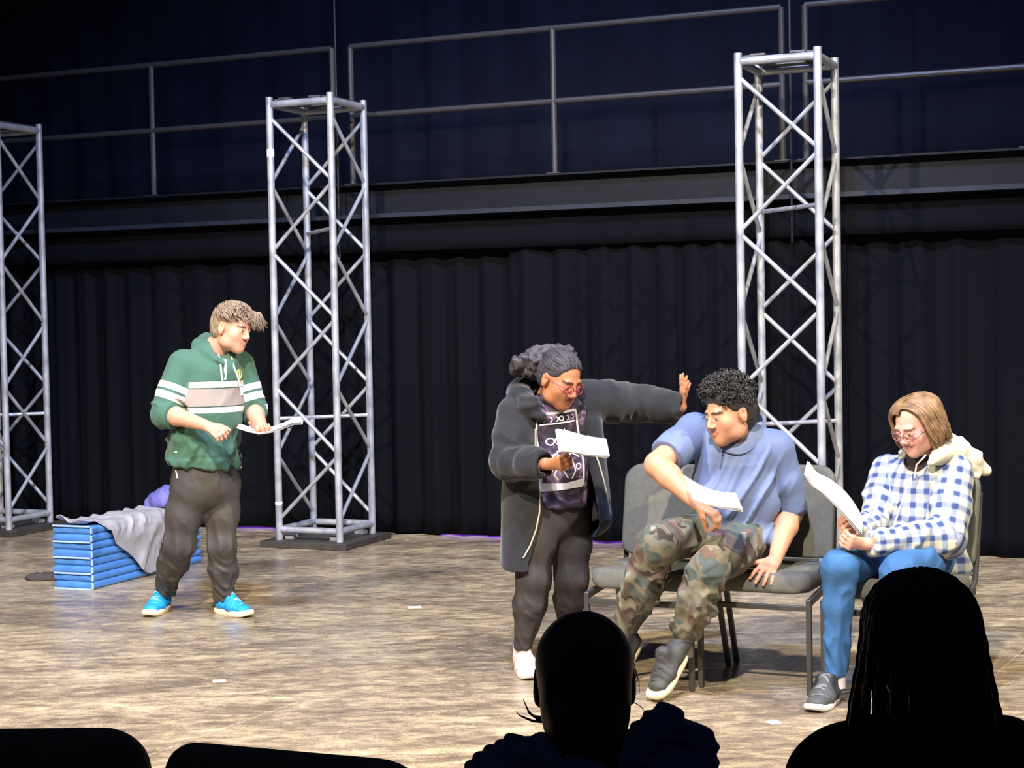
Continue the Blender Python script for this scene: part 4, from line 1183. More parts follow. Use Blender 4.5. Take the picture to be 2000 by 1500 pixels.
    s.chain(hp, (0.022, 0.040, 0.050, 0.058, 0.060, 0.052, 0.038, 0.022), 0.03)
    s.cap(J['neck'] + f * 0.05, hc, 0.070, 0.085, 0.02, '-')
    def dh(V, N): return 0.016 * (ridge(V * np.array([9, 9, 26])) ** 2 - 0.4) + 0.003 * (vn(V * 40) - 0.5)
    sdf_obj('hood', s, 0.0052, m_jk, jk, base, dh)
    m_zip = simple('pale_zip_tape', srgb(196, 190, 174), 0.5, 0.3)
    bj = bvh_of(jk)
    def zipline(pts, dx):
        L = []
        for (u, v) in pts:
            hit = None
            for k in range(24):
                d = nrm(ray(u + dx * k, v)); h = bj.ray_cast(Vector(CC), Vector(d), 9.0)
                if h[0] is not None and h[3] < 7.34: hit = np.array(h[0]) - d * 0.004; break
            if hit is not None: L.append(hit)
        m_ = MB(); m_.tube(L, 0.0038, 6); m_.build('zip', m_zip, jk, off=base)
    zipline([(1056, 838), (1056, 870), (1055, 960), (1054, 1000), (1047, 1035), (1036, 1065), (1022, 1090)], -1.5)
    zipline([(1148, 850), (1160, 880), (1170, 905), (1180, 940), (1187, 970), (1193, 1005), (1196, 1030)], 1.5)
    # leggings
    s = Sdf()
    s.ecap(PX(1078, 975, 7.28), PX(1078, 1010, 7.29), left, (0.150, 0.125), (0.158, 0.130), 0.05)
    RL = [J['rh'], lerp(J['rh'], J['rk'], 0.5), J['rk'], lerp(J['rk'], J['ra'], 0.35), J['ra'] + V3(0, 0, 0.02)]
    LL = [J['lh'], lerp(J['lh'], J['lk'], 0.5), J['lk'], lerp(J['lk'], J['la'], 0.35), J['la'] + V3(0, 0, 0.02)]
    r1 = (0.100, 0.094, 0.073, 0.066, 0.040)
    s.chain(RL, r1, 0.03); s.chain(LL, r1, 0.03)
    s.lop(J['ra'] + V3(0, 0, -0.005), V3(0, 0, -1)); s.lop(J['la'] + V3(0, 0, -0.005), V3(0, 0, -1)); s.cut(PX(1078, 968, 7.2), V3(0, 0, 1))
    def disp(V, N):
        sr, ar, dr = seg_coords(V, RL, f, r1); sl, al, dl = seg_coords(V, LL, f, r1)
        return leg_folds(V, np.where(dr < dl, sr, sl), np.where(dr < dl, ar, al), 0.25, 0.45)
    sdf_obj('leggings', s, 0.0055, simple('faded_black_leggings', srgb(58, 54, 52), 0.7, noise=0.08, nscale=14, spec=0.25), P, base, disp)
    m_wht = simple('white_trainer', srgb(232, 228, 226), 0.6, bump=0.2, bscale=400)
    m_sole2 = simple('off_white_sole', srgb(236, 232, 220), 0.7); m_str = simple('rose_beige_stripe', srgb(186, 164, 156), 0.7)
    t1 = FL(1040, 1331); h1 = FL(1003, 1296)
    shoe(P, base, t1 + nrm(h1 - t1) * 0.25, t1, V3(0, 0, 1), 0.25, m_wht, m_sole2, m_wht, width=0.096, stripes=m_str)
    d2 = nrm(V3(0.3, -0.9, 0)); a2 = V3(J['la'][0], J['la'][1], 0) - d2 * 0.06
    shoe(P, base, a2, a2 + d2 * 0.25, V3(0, 0, 1), 0.25, m_wht, m_sole2, m_wht, width=0.096, stripes=m_str)
    # hair: brushed back into a loose puff
    m_hair = simple('soft_black_hair', srgb(62, 58, 64), 0.6, noise=0.3, nscale=50, spec=0.4)
    Lh = lambda x, y, z: hc + HM.T @ (np.array([x, y, z]) * sc)
    s = Sdf()
    s.ell(Lh(0, -0.018, 0.042), np.array((0.082, 0.098, 0.082)) * sc, HM, 0.01)
    s.ell(Lh(0, -0.050, -0.004), np.array((0.074, 0.060, 0.070)) * sc, HM, 0.03)
    s.cutfn(lambda P_: (lambda q: np.maximum(q[..., 1] - 0.060 - 0.35 * (q[..., 2] - 0.07), np.minimum(-(q[..., 2] - 0.018), q[..., 1] + 0.012)))(((P_ - hc) @ HM.T) / sc), 0.012)
    hr_ = sdf_obj('hair', s, 0.0045, m_hair, P, base, lambda V, N: 0.004 * (ridge(((V - hc) @ HM.T) * np.array([90, 18, 40])) - 0.5))
    s = Sdf(); s.ell(PX(1060, 709, 7.20), (0.080, 0.07, 0.060), None, 0.03); s.ell(PX(1030, 713, 7.24), (0.066, 0.06, 0.036), None, 0.04); s.ell(PX(1090, 700, 7.2), (0.07, 0.06, 0.05), None, 0.04)
    sdf_obj('hair_puff', s, 0.0048, m_hair, hr_, base, lambda V, N: 0.040 * (ridge(V * np.array([14, 24, 50])) - 0.5) + 0.04 * (vn(V * 70) - 0.5))
    rng = random.Random(9); st = []
    for i in range(420):
        p = lerp(PX(1075, 706, 7.16), PX(1022, 716, 7.26), rng.random()) + np.array([rng.uniform(-0.02, 0.02), rng.uniform(-0.045, 0.045), rng.uniform(-0.025, 0.036)])
        d = nrm(np.array([-1, 0.1, rng.uniform(-0.25, 0.15)])); ln = rng.uniform(0.02, 0.045); w = rng.uniform(0, 6); pts = []
        for k in range(6):
            t = k / 5; pts.append(p + d * ln * t + np.array([0, math.sin(w + 5 * t), math.cos(w + 5 * t)]) * 0.006)
        st.append((pts, [0.0022 * (1 - 0.85 * t) for t in np.linspace(0, 1, 6)]))
    for i in range(620):      # brushed back over the scalp
        th = rng.uniform(-1.5, 1.5); t0 = rng.uniform(0.0, 0.75); pts = []; w = rng.uniform(0, 6); L_ = rng.uniform(0.5, 1.0); rr0 = rng.uniform(-0.001, 0.004)
        for k in range(9):
            a = -1.05 + (t0 + (k / 8) * L_) * 1.9     # from the brow over the crown
            a = min(a, 1.75)
            y = -0.018 - (0.098 + rr0) * math.sin(a) * (0.35 + 0.65 * math.cos(th * 0.75)); e = math.cos(a)
            x = (0.082 + rr0) * math.sin(th) * math.sqrt(max(0.05, 1 - (0.8 * math.sin(a)) ** 2)); z = 0.042 + (0.082 + rr0) * math.cos(th) * max(-0.4, e)
            pts.append(Lh(x + 0.0015 * math.sin(w + k), y, z))
        if pts and ((pts[0] - hc) @ HM.T)[2] > 0.02: st.append((pts, [0.0024 * (0.5 + 0.5 * math.sin(math.pi * (k + 1) / 10)) for k in range(9)]))
    locks('hair_locks', st, m_hair, hr_, base, 4)
    m_gl = simple('raspberry_frame', srgb(170, 52, 74), 0.3)
    glasses(P, base, hc, HM, sc, m_gl, None)
    # script
    A = PX(1088, 872, 6.86); B = PX(1184, 864, 6.86)
    def pf(u, v):
        p = lerp(A, B, u); dv = nrm(V3(-0.05, 0.62, 0.42)) * 0.15
        return p + dv * (v - 0.45) * (1 - 0.25 * u) + V3(0, -0.02, 0.022) * math.cos(u * math.pi * 1.15 + 0.2) * 0.9 + V3(0, 0, -0.02) * u ** 6
    paper('script_pages', pf, (A + B) / 2, m_paper, 'white script pages held in front of the printed purple shirt')
build_jacket_girl()
# ---- man in the blue polo, half sitting across two chairs
def build_polo_man():
    J = {k: PX(*v) for k, v in dict(
        pelvis=(1430, 1040, 7.06), chest=(1440, 905, 7.02), neck=(1437, 850, 7.00),
        rs=(1356, 842, 7.04), re=(1284, 908, 6.86), rw=(1362, 984, 6.70),
        ls=(1514, 878, 7.02), le=(1544, 1000, 7.06), lw=(1514, 1092, 6.84),
        rh=(1385, 1040, 7.02), rk=(1284, 1062, 6.66), ra=(1226, 1232, 6.92),
        lh=(1468, 1052, 7.04), lk=(1384, 1110, 6.62), la=(1336, 1290, 6.76)).items()}
    J['la'] = V3(0.684, 6.730, 0.215)
    J['arm_r'] = (0.058, 0.052, 0.044, 0.029)
    base = V3(0.80, 6.95, 0)
    P = person('man in a blue polo shirt and camouflage trousers, half seated and leaning on one hand', base)
    f = nrm(V3(-0.12, -0.99, 0)); left = V3(0.99, -0.12, 0)
    hc = PX(1424, 807, 6.91); HM = frame((-0.84, -0.46, -0.22), (-0.10, 0, 1)); sc = 1.06
    tone = lin(200, 148, 116)
    def paint(V, C):
        C = face_paint(V, C, hc, HM, sc, lin(176, 92, 84), lin(44, 34, 30), lin(30, 22, 20), lin(206, 122, 92))
        return C
    skin_body('body', J, hc, HM, sc, tone, P, base, paint, hands=[
        dict(wrist=J['rw'], D=nrm(V3(0.72, -0.30, -0.45)), N=V3(-0.45, 0.30, -0.85), side=-1, curl=(0.45, 0.75, 0.6), spread=0.05, thumb=(0.5, 0.4, 0.5), sc=1.05),
        dict(wrist=J['lw'], D=nrm(V3(-0.45, -0.66, -0.36)), N=V3(-0.15, 0.45, -0.85), side=-1, curl=(0.20, 0.30, 0.20), spread=0.14, thumb=(0.75, 0.15, 0.0), sc=1.08)], neck_r=0.060,
        head_kw=dict(cheek=1.08, jaw=1.08, nose=1.08))
    # polo shirt
    s = Sdf()
    s.ecap(PX(1432, 1030, 7.05), PX(1434, 960, 7.03), left, (0.150, 0.130), (0.165, 0.140), 0.05)
    s.ecap(PX(1434, 960, 7.03), PX(1438, 890, 7.02), left, (0.168, 0.140), (0.170, 0.130), 0.05)
    s.cap(J['rs'] + V3(0.01, 0, -0.005), J['ls'] + V3(-0.01, 0, -0.005), 0.074, 0.080, 0.06)
    s.cap(PX(1438, 890, 7.02), PX(1438, 852, 7.00), 0.125, 0.075, 0.06)
    RS = [J['rs'], lerp(J['rs'], J['re'], 0.4), lerp(J['rs'], J['re'], 0.78)]; LS = [J['ls'], lerp(J['ls'], J['le'], 0.5), lerp(J['ls'], J['le'], 1.02)]
    rr = (0.080, 0.078, 0.074); rl = (0.084, 0.078, 0.068)
    s.chain(RS, rr, 0.02); s.chain(LS, rl, 0.02)
    s.lop(lerp(J['rs'], J['re'], 0.74), J['re'] - J['rs'], 0.10); s.lop(lerp(J['ls'], J['le'], 0.99), J['le'] - J['ls'], 0.09)
    s.ecap(PX(1420, 1040, 7.0), PX(1500, 1052, 7.02), f, (0.115, 0.055), (0.12, 0.050), 0.04)     # tail spread on the lap
    s.cutfn(lambda P_: -(P_[..., 2] - (0.575 + 0.15 * (1.0 - P_[..., 0]) - 0.25 * np.maximum(P_[..., 0] - 1.0, 0))), 0.006)
    s.cap(J['neck'] + V3(-0.02, -0.06, 0.02), hc, 0.062, 0.08, 0.01, '-')
    cS = J['chest']
    def dis(V, N):
        sr, ar, dr = seg_coords(V, RS, V3(0, 0, 1), rr); sl, al, dl = seg_coords(V, LS, V3(0, 0, 1), rl)
        q = V - cS; x = q @ left; z = q[:, 2]
        t1 = ridge(np.stack([x * 15 - z * 9 + 2, x * 2 + z * 3.2, z * 0], -1)) ** 2
        t2 = ridge(np.stack([x * 26 - z * 12, z * 4 + 7, z * 0 + 3.3], -1)) ** 2
        ina = np.clip((1.2 - np.minimum(dr, dl)) / 0.2, 0, 1)
        al_ = np.where(dr < dl, sr, sl)
        tor = (0.034 * (t1 ** 1.4 - 0.3) + 0.014 * (t2 - 0.4)) * np.clip((0.13 - z) / 0.22, 0.25, 1)
        arm = 0.016 * (ridge(np.stack([x * 18, V[:, 1] * 12, z * 6], -1)) - 0.6)
        return tor * (1 - ina) + arm * ina * np.clip(al_ / 0.1, 0, 1)
    m_polo = simple('blue_polo_knit', srgb(104, 120, 156), 0.6, noise=0.05, nscale=10, spec=0.35, sheen=0.1)
    po = sdf_obj('polo_shirt', s, 0.0052, m_polo, P, base, dis)
    bv = bvh_of(po)
    def on(u, v, off=0.004, b=bv):
        d = nrm(ray(u, v)); h = b.ray_cast(Vector(CC), Vector(d), 30); return np.array(h[0]) - d * off if h[0] is not None else PX(u, v, 6.9)
    # collar: a folded band round the neck
    ring = []
    for (u, v, Y) in ((1404, 864, 0), (1424, 874, 0), (1452, 872, 0), (1476, 856, 0), (1490, 834, 0), (1494, 818, 7.06), (1478, 806, 7.12), (1445, 804, 7.14), (1412, 815, 7.10)):
        ring.append(PX(u, v, Y) if Y else on(u, v, 0.008))
    V = []; F = []
    for i, p in enumerate(ring):
        o = nrm((p - J['neck']) * V3(1, 1, 0)); c_ = (0.026, 0.034, 0.046, 0.038, 0.034, 0.034, 0.034, 0.034, 0.034)[i]
        V += [p + V3(0, 0, 0.012) - o * 0.006, p + V3(0, 0, 0.014), p + o * 0.010 + V3(0, 0, -0.012), p + o * 0.014 + V3(0, 0, -c_ + 0.006), p + o * 0.006 + V3(0, 0, -c_ + 0.006), p - o * 0.004]
    n = len(ring)
    for i in range(n - 1):
        for k in range(6): F.append((i * 6 + k, (i + 1) * 6 + k, (i + 1) * 6 + (k + 1) % 6, i * 6 + (k + 1) % 6))
    F += [tuple(range(6)), tuple((n - 1) * 6 + k for k in range(5, -1, -1))]
    mm = MB(); mm.add(V, F); co = mm.build('collar', m_polo, po, off=base)
    sb = co.modifiers.new('sub', 'SUBSURF'); sb.levels = sb.render_levels = 2
    m_btn = simple('blue_button', srgb(70, 88, 140), 0.3)
    mm = MB(); mm.tube([on(1410, 864, 0.002), on(1409, 885, 0.002), on(1406, 912, 0.002)], 0.010, 8, flat=0.35); mm.build('placket', m_polo, po, off=base)
    for (u, v) in ((1411, 868), (1411, 886)):
        p = on(u, v, 0.006); mm = MB(); mm.tube([p, p + V3(0, 0.006, 0)], 0.006, 12); mm.build('button', m_btn, po, off=base)
    # camouflage trousers
    s = Sdf()
    s.ecap(PX(1425, 1012, 7.06), PX(1428, 1050, 7.05), left, (0.150, 0.125), (0.165, 0.130), 0.05)
    RL = [J['rh'], lerp(J['rh'], J['rk'], 0.55) + V3(0, 0, 0.012), J['rk'], lerp(J['rk'], J['ra'], 0.45) + V3(0.0, 0.0, 0), J['ra'] + V3(0, 0, 0.045)]
    LL = [J['lh'], lerp(J['lh'], J['lk'], 0.55) + V3(0, 0, 0.012), J['lk'], lerp(J['lk'], J['la'], 0.45), J['la'] + V3(0.005, 0, 0.045)]
    r1 = (0.098, 0.090, 0.078, 0.078, 0.058); r2 = (0.105, 0.096, 0.076, 0.076, 0.056)
    s.chain(RL, r1, 0.03); s.chain(LL, r2, 0.03)
    s.lop(J['ra'] + V3(0, 0, 0.035), J['ra'] - J['rk']); s.lop(J['la'] + V3(0, 0, 0.030), J['la'] - J['lk'])
    s.cut(PX(1425, 1000, 7.0), V3(0, 0, 1))
    def disp(V, N):
        sr, ar, dr = seg_coords(V, RL, V3(1, 0, 0), r1); sl, al, dl = seg_coords(V, LL, V3(1, 0, 0), r2)
        return leg_folds(V, np.where(dr < dl, sr, sl), np.where(dr < dl, ar, al), 0.38, 1.15, 1.0, 0.42)
    m, nt, b = newmat('woodland_camouflage'); tc = node(nt, 'ShaderNodeTexCoord')
    def nz(scale, off, det=2.0):
        mp = node(nt, 'ShaderNodeMapping'); mp.inputs['Location'].default_value = off; nt.links.new(tc.outputs['Object'], mp.inputs['Vector'])
        n_ = node(nt, 'ShaderNodeTexNoise'); n_.inputs['Scale'].default_value = scale; n_.inputs['Detail'].default_value = det; n_.inputs['Distortion'].default_value = 0.6
        nt.links.new(mp.outputs[0], n_.inputs['Vector']); return n_.outputs['Fac']
    cur = None; colr = srgb(114, 110, 94)
    for sc_, off, th, cc in ((8.0, (0, 0, 0), 0.54, srgb(82, 92, 88)), (9.0, (4, 7, 2), 0.57, srgb(106, 90, 84)), (10.0, (9, 1, 5), 0.63, srgb(70, 62, 56)), (11.0, (2, 8, 8), 0.64, srgb(134, 130, 114))):
        r_ = ramp(nt, [(th - 0.012, (0, 0, 0, 1)), (th + 0.012, (1, 1, 1, 1))]); nt.links.new(nz(sc_, off), r_.inputs[0])
        mx = node(nt, 'ShaderNodeMix', data_type='RGBA'); nt.links.new(r_.outputs[0], mx.inputs['Factor'])
        if cur is None: mx.inputs['A'].default_value = colr
        else: nt.links.new(cur, mx.inputs['A'])
        mx.inputs['B'].default_value = cc; cur = mx.outputs['Result']
    nt.links.new(cur, b.inputs['Base Color']); b.inputs['Roughness'].default_value = 0.85; b.inputs['Specular IOR Level'].default_value = 0.2
    sdf_obj('camouflage_trousers', s, 0.0056, m, P, base, disp)
    m_cuff = simple('grey_sock', srgb(92, 84, 76), 0.9, noise=0.1)
    m_shoe = simple('charcoal_canvas', srgb(62, 62, 60), 0.65, noise=0.15, nscale=40); m_sole3 = simple('cream_rubber', srgb(226, 216, 176), 0.6)
    for a in ('ra', 'la'):
        mm = MB(); mm.tube([J[a] + V3(0.0, 0, -0.06), J[a], J[a] + nrm(J[a[0] + 'k'] - J[a]) * 0.06, J[a] + nrm(J[a[0] + 'k'] - J[a]) * 0.13], [0.036, 0.040, 0.046, 0.047], 16); mm.build('sock', m_cuff, P, off=base)
    h1 = V3(0.690, 6.740, 0.165); t1 = V3(0.553, 6.605, 0.004); D1 = nrm(t1 - h1); u1 = nrm(V3(0, 0, 1) - D1 * D1[2])      # heel raised, weight on the toes
    shoe(P, base, h1, t1, u1, float(np.linalg.norm(t1 - h1)) + 0.01, m_shoe, m_sole3, m_shoe, sole_h=0.026, width=0.108, ank=J['la'] + V3(0, 0, 0.010))
    # the other foot is lifted off the floor, toes down
    a2 = J['ra']; D2 = nrm(V3(-0.45, -0.70, -0.50)); up2 = nrm(V3(-0.2, -0.35, 0.9)); up2 = nrm(up2 - D2 * (up2 @ D2))
    h2 = a2 - D2 * 0.055 - up2 * 0.105; t2 = h2 + D2 * 0.285
    lift = max(0, 0.012 - t2[2]); h2[2] += lift; t2[2] += lift
    shoe(P, base, h2, t2, up2, 0.285, m_shoe, m_sole3, m_shoe, high=0.02, sole_h=0.024)
    # curly hair
    m_hair = simple('black_curls', srgb(50, 47, 46), 0.42, noise=0.35, nscale=70, spec=0.5)
    Lh = lambda x, y, z: hc + HM.T @ (np.array([x, y, z]) * sc)
    s = Sdf()
    s.ell(Lh(0, -0.020, 0.054), np.array((0.090, 0.104, 0.094)) * sc, HM, 0.01)
    s.ell(Lh(0, -0.062, -0.008), np.array((0.078, 0.060, 0.080)) * sc, HM, 0.03)
    s.cutfn(lambda P_: (lambda q: np.maximum(q[..., 1] - 0.074 - 0.4 * (q[..., 2] - 0.06), np.minimum(-(q[..., 2] - (0.0 + np.clip((q[..., 1] - 0.020) / 0.03, 0, 1) * 0.045)), q[..., 1] + 0.028)))(((P_ - hc) @ HM.T) / sc), 0.01)
    hr_ = sdf_obj('hair', s, 0.0045, m_hair, P, base, lambda V, N: 0.008 * (vn(V * 70) - 0.5))
    rng = random.Random(12); st = []
    for i in range(980):
        th = rng.uniform(0, 2 * math.pi); cz = rng.uniform(-0.25, 1); sn = math.sqrt(1 - cz * cz)
        x, y, z = math.cos(th) * sn, math.sin(th) * sn, cz
        if y > 0.72 and z < 0.45: continue
        if z < -0.05 and y > -0.2: continue
        p = np.array([0.090 * x, -0.020 + 0.104 * y, 0.054 + 0.092 * z]); nl = nrm(np.array([x, y, z]))
        a = nrm(np.cross(nl, np.array([0.3, 0.5, 0.8]))); b2 = np.cross(nl, a); w = rng.uniform(0, 6); pts = []; turns = rng.uniform(4, 7); R = rng.uniform(0.006, 0.011); hgt = rng.uniform(0.018, 0.038) * (1 if z > 0.2 else 0.45)
        for k in range(10):
            t = k / 9; pts.append(Lh(*(p + nl * (hgt * t - 0.004) + (a * math.cos(w + turns * t) + b2 * math.sin(w + turns * t)) * R + np.array([0, 0.012, 0]) * t)))
        st.append((pts, [0.0034 * (1 - 0.6 * (k / 9) ** 2) for k in range(10)]))
    locks('hair_curls', st, m_hair, hr_, base)
    # script in the right hand
    A, B = PX(1337, 932, 6.62), PX(1438, 966, 6.56)
    def pf(u, v):
        p = lerp(A, B, u); return p + V3(0.02, -0.16, -0.080) * (v - 0.10) * (1 - 0.35 * u) + V3(0, 0, -0.02) * math.sin(math.pi * u) + V3(0, 0, 0.012) * v * math.sin(u * 3)
    paper('script_pages', pf, (A + B) / 2, m_paper, 'curled white script pages in the hand of the man in blue')
build_polo_man()
# ---- performer in the plaid shirt, seated on the right-hand chair
def build_plaid_girl():
    J = {k: PX(*v) for k, v in dict(
        pelvis=(1795, 1075, 6.86), chest=(1795, 950, 6.84), neck=(1800, 895, 6.82),
        rs=(1732, 920, 6.92), re=(1706, 1025, 6.76), rw=(1664, 1040, 6.56),
        ls=(1866, 922, 6.74), le=(1846, 1050, 6.62), lw=(1694, 1062, 6.46),
        rh=(1750, 1085, 6.86), rk=(1640, 1108, 6.50), ra=(1634, 1318, 6.54),
        lh=(1828, 1090, 6.78), lk=(1756, 1118, 6.36), la=(1756, 1335, 6.40)).items()}
    J['arm_r'] = (0.040, 0.036, 0.032, 0.024)
    base = V3(1.45, 6.65, 0)
    P = person('person seated in a blue plaid shirt and jeans, looking down at a script', base)
    f = nrm(V3(-0.55, -0.83, 0)); left = V3(0.83, -0.55, 0)
    hc = PX(1790, 830, 6.74); HM = frame((-0.70, -0.50, -0.40), (-0.05, 0, 1)); sc = 0.98
    tone = lin(222, 168, 148)
    def paint(V, C):
        C = face_paint(V, C, hc, HM, sc, lin(206, 110, 106), lin(110, 84, 66), lin(70, 54, 44), lin(232, 150, 136))
        q = ((V - hc) @ HM.T); m = (q[:, 2] < -0.135)
        C[m & (np.linalg.norm(V - J['neck'], axis=1) < 0.2)] = lin(50, 38, 44)
        return C
    skin_body('body', J, hc, HM, sc, tone, P, base, paint, slim=0.85, hands=[
        dict(wrist=J['rw'], D=nrm(V3(-0.55, -0.55, 0.25)), N=V3(0.75, -0.25, 0.45), side=1, curl=(0.6, 0.8, 0.6), spread=0.03, thumb=(0.5, 0.5, 0.5), sc=0.92),
        dict(wrist=J['lw'], D=nrm(V3(-0.93, -0.25, 0.12)), N=V3(0.0, 0.85, 0.45), side=1, curl=(0.65, 0.9, 0.6), spread=0.03, thumb=(0.5, 0.5, 0.5), sc=0.92)], neck_r=0.046,
        head_kw=dict(cheek=1.0, jaw=0.94))
    # plaid shirt
    s = Sdf()
    s.ecap(PX(1800, 1085, 6.84), PX(1798, 1010, 6.84), left, (0.185, 0.150), (0.170, 0.140), 0.05)
    s.ecap(PX(1798, 1010, 6.84), PX(1798, 945, 6.83), left, (0.168, 0.140), (0.150, 0.115), 0.05)
    s.cap(J['rs'] + V3(0.012, 0, -0.008), J['ls'] + V3(-0.012, 0, -0.008), 0.066, 0.066, 0.06)
    s.cap(PX(1798, 945, 6.83), PX(1800, 902, 6.82), 0.10, 0.065, 0.06)
    s.ell(PX(1858, 1100, 6.80), (0.075, 0.10, 0.075), None, 0.05)
    RS = [J['rs'], lerp(J['rs'], J['re'], 0.5), J['re'], lerp(J['re'], J['rw'], 0.6), lerp(J['re'], J['rw'], 0.9)]
    LS = [J['ls'], lerp(J['ls'], J['le'], 0.5), J['le'], lerp(J['le'], J['lw'], 0.5), lerp(J['le'], J['lw'], 0.95)]
    rr = (0.068, 0.068, 0.066, 0.054, 0.042); rl = (0.074, 0.080, 0.082, 0.066, 0.046)
    s.chain(RS, rr, 0.02); s.chain(LS, rl, 0.022)
    s.lop(lerp(J['re'], J['rw'], 0.92), J['rw'] - J['re'], 0.06); s.lop(lerp(J['le'], J['lw'], 0.96), J['lw'] - J['le'], 0.065)
    s.cutfn(lambda P_: -(P_[..., 2] - (0.525 - 0.6 * np.maximum(P_[..., 0] - 1.66, 0))), 0.006)
    s.cap(J['neck'] + f * 0.06 + V3(0, 0, -0.01), hc, 0.050, 0.08, 0.01, '-')
    tc_ = [PX(1798, 1090, 6.84), PX(1800, 900, 6.83)]
    def crd(V):
        sr, ar, dr = seg_coords(V, RS, f, rr); sl, al, dl = seg_coords(V, LS, f, rl); st_, at_, dt = seg_coords(V, tc_, f, (0.155, 0.125))
        k = np.argmin(np.stack([dr, dl, dt]), 0); return k, sr, ar, sl, al, st_, at_, dr, dl, dt
    def attrs(V):
        k, sr, ar, sl, al, st_, at_, dr, dl, dt = crd(V)
        return dict(pu=np.choose(k, [ar * 0.066, al * 0.076, at_ * 0.145]), pv=np.choose(k, [sr, sl, st_]))
    def dis(V, N):
        k, sr, ar, sl, al, st_, at_, dr, dl, dt = crd(V)
        S = np.choose(k, [sr, sl, st_]); A = np.choose(k, [ar, al, at_])
        arm = 0.016 * (ridge(np.stack([S * 16 + np.sin(A) * 1.3, np.cos(A) * 1.2 + 4, np.sin(A)], -1)) ** 1.5 - 0.45)
        tor = 0.018 * (ridge(np.stack([A * 2.0 + V[:, 2] * 5, V[:, 2] * 7, V[:, 2]], -1)) ** 1.5 - 0.45) * np.clip((0.95 - V[:, 2]) / 0.3, 0.2, 1)
        return np.where(k < 2, arm * np.clip((S - 0.06) / 0.1, 0.2, 1), tor) + 0.005 * (vn(V * 30) - 0.5)
    m, nt, b = newmat('blue_plaid_flannel')
    def att(n): return node(nt, 'ShaderNodeAttribute', attribute_name=n).outputs['Fac']
    def mth(op, a, c=None):
        n_ = node(nt, 'ShaderNodeMath', operation=op)
        for i, x in enumerate((a, c)):
            if x is None: continue
            if isinstance(x, (int, float)): n_.inputs[i].default_value = x
            else: nt.links.new(x, n_.inputs[i])
        return n_.outputs[0]
    def bandf(sock, per):
        t = mth('FRACT', mth('ADD', mth('DIVIDE', sock, per), 10.0))
        r_ = ramp(nt, [(0.0, (0.15, 0.15, 0.15, 1)), (0.10, (1, 1, 1, 1)), (0.40, (1, 1, 1, 1)), (0.50, (0.15, 0.15, 0.15, 1)), (0.58, (0, 0, 0, 1)), (0.92, (0, 0, 0, 1))]); nt.links.new(t, r_.inputs[0])
        return r_.outputs[0]
    sm = mth('MULTIPLY', mth('ADD', bandf(att('pu'), 0.058), bandf(att('pv'), 0.056)), 0.5)
    cr = ramp(nt, [(0.0, srgb(196, 190, 168)), (0.42, srgb(148, 156, 166)), (0.58, srgb(128, 140, 160)), (0.95, srgb(62, 78, 126))]); nt.links.new(sm, cr.inputs[0])
    nt.links.new(cr.outputs[0], b.inputs['Base Color']); b.inputs['Roughness'].default_value = 0.85; b.inputs['Specular IOR Level'].default_value = 0.2
    so = sdf_obj('plaid_shirt', s, 0.005, m, P, base, dis, None, attrs)
    bv = bvh_of(so)
    def on(u, v, off=0.004):
        d = nrm(ray(u, v)); h = bv.ray_cast(Vector(CC), Vector(d), 30); return np.array(h[0]) - d * off if h[0] is not None else PX(u, v, 6.7)
    m_btn = simple('pearl_button', srgb(240, 238, 232), 0.3)
    for (u, v) in ((1783, 914), (1779, 936), (1768, 946), (1752, 980)):
        p = on(u, v, 0.004); mm = MB(); mm.tube([p, p + V3(0.002, 0.006, 0)], 0.0062, 12); mm.build('button', m_btn, so, off=base)
    mm = MB(); mm.tube([on(1782, 905, 0.002), on(1776, 940, 0.002), on(1764, 975, 0.002), on(1750, 1015, 0.002), on(1742, 1045, 0.002)], 0.004, 6); mm.build('placket', m_white, so, off=base)
    # dark top at the neck, cream hood behind
    m_dark = simple('dark_plum_top', srgb(52, 40, 48), 0.9)
    s = Sdf(); s.cap(J['neck'] + V3(0, 0, -0.05), J['neck'] + f * 0.015 + V3(0, 0, 0.045), 0.075, 0.056, 0.03); s.lop(J['neck'] + V3(0, 0, 0.05), V3(0, 0, 1), 0.09)
    sdf_obj('undershirt', s, 0.005, m_dark, P, base)
    m_cream = simple('cream_fleece', srgb(206, 202, 178), 0.9, bump=0.2, bscale=150, sheen=0.2)
    s = Sdf()
    s.chain([PX(1818, 906, 6.68), PX(1838, 888, 6.70), PX(1866, 876, 6.80), PX(1850, 868, 6.92), PX(1800, 872, 6.96), PX(1765, 885, 6.90)], (0.018, 0.030, 0.042, 0.044, 0.036, 0.020), 0.03)
    s.chain([PX(1864, 878, 6.80), PX(1898, 898, 6.82), PX(1922, 920, 6.84)], (0.045, 0.042, 0.026), 0.03)
    s.cap(PX(1880, 905, 6.80), PX(1904, 926, 6.80), 0.030, 0.022, 0.02)
    s.cap(J['neck'] + f * 0.02, hc, 0.052, 0.07, 0.01, '-')
    ho = sdf_obj('hood', s, 0.005, m_cream, P, base, lambda V, N: 0.014 * (ridge(V * np.array([16, 16, 34])) - 0.6))
    mm = MB(); mm.tube([PX(1808, 889, 6.66), PX(1800, 898, 6.64), PX(1790, 908, 6.66), PX(1786, 934, 6.67)], 0.0035, 6); mm.build('drawstring', m_cream, ho, off=base)
    # jeans
    s = Sdf()
    s.ecap(PX(1795, 1060, 6.86), PX(1795, 1090, 6.86), left, (0.150, 0.125), (0.160, 0.130), 0.05)
    RL = [J['rh'], lerp(J['rh'], J['rk'], 0.55) + V3(0, 0, 0.012), J['rk'], lerp(J['rk'], J['ra'], 0.35), J['ra'] + V3(0, 0, 0.02)]
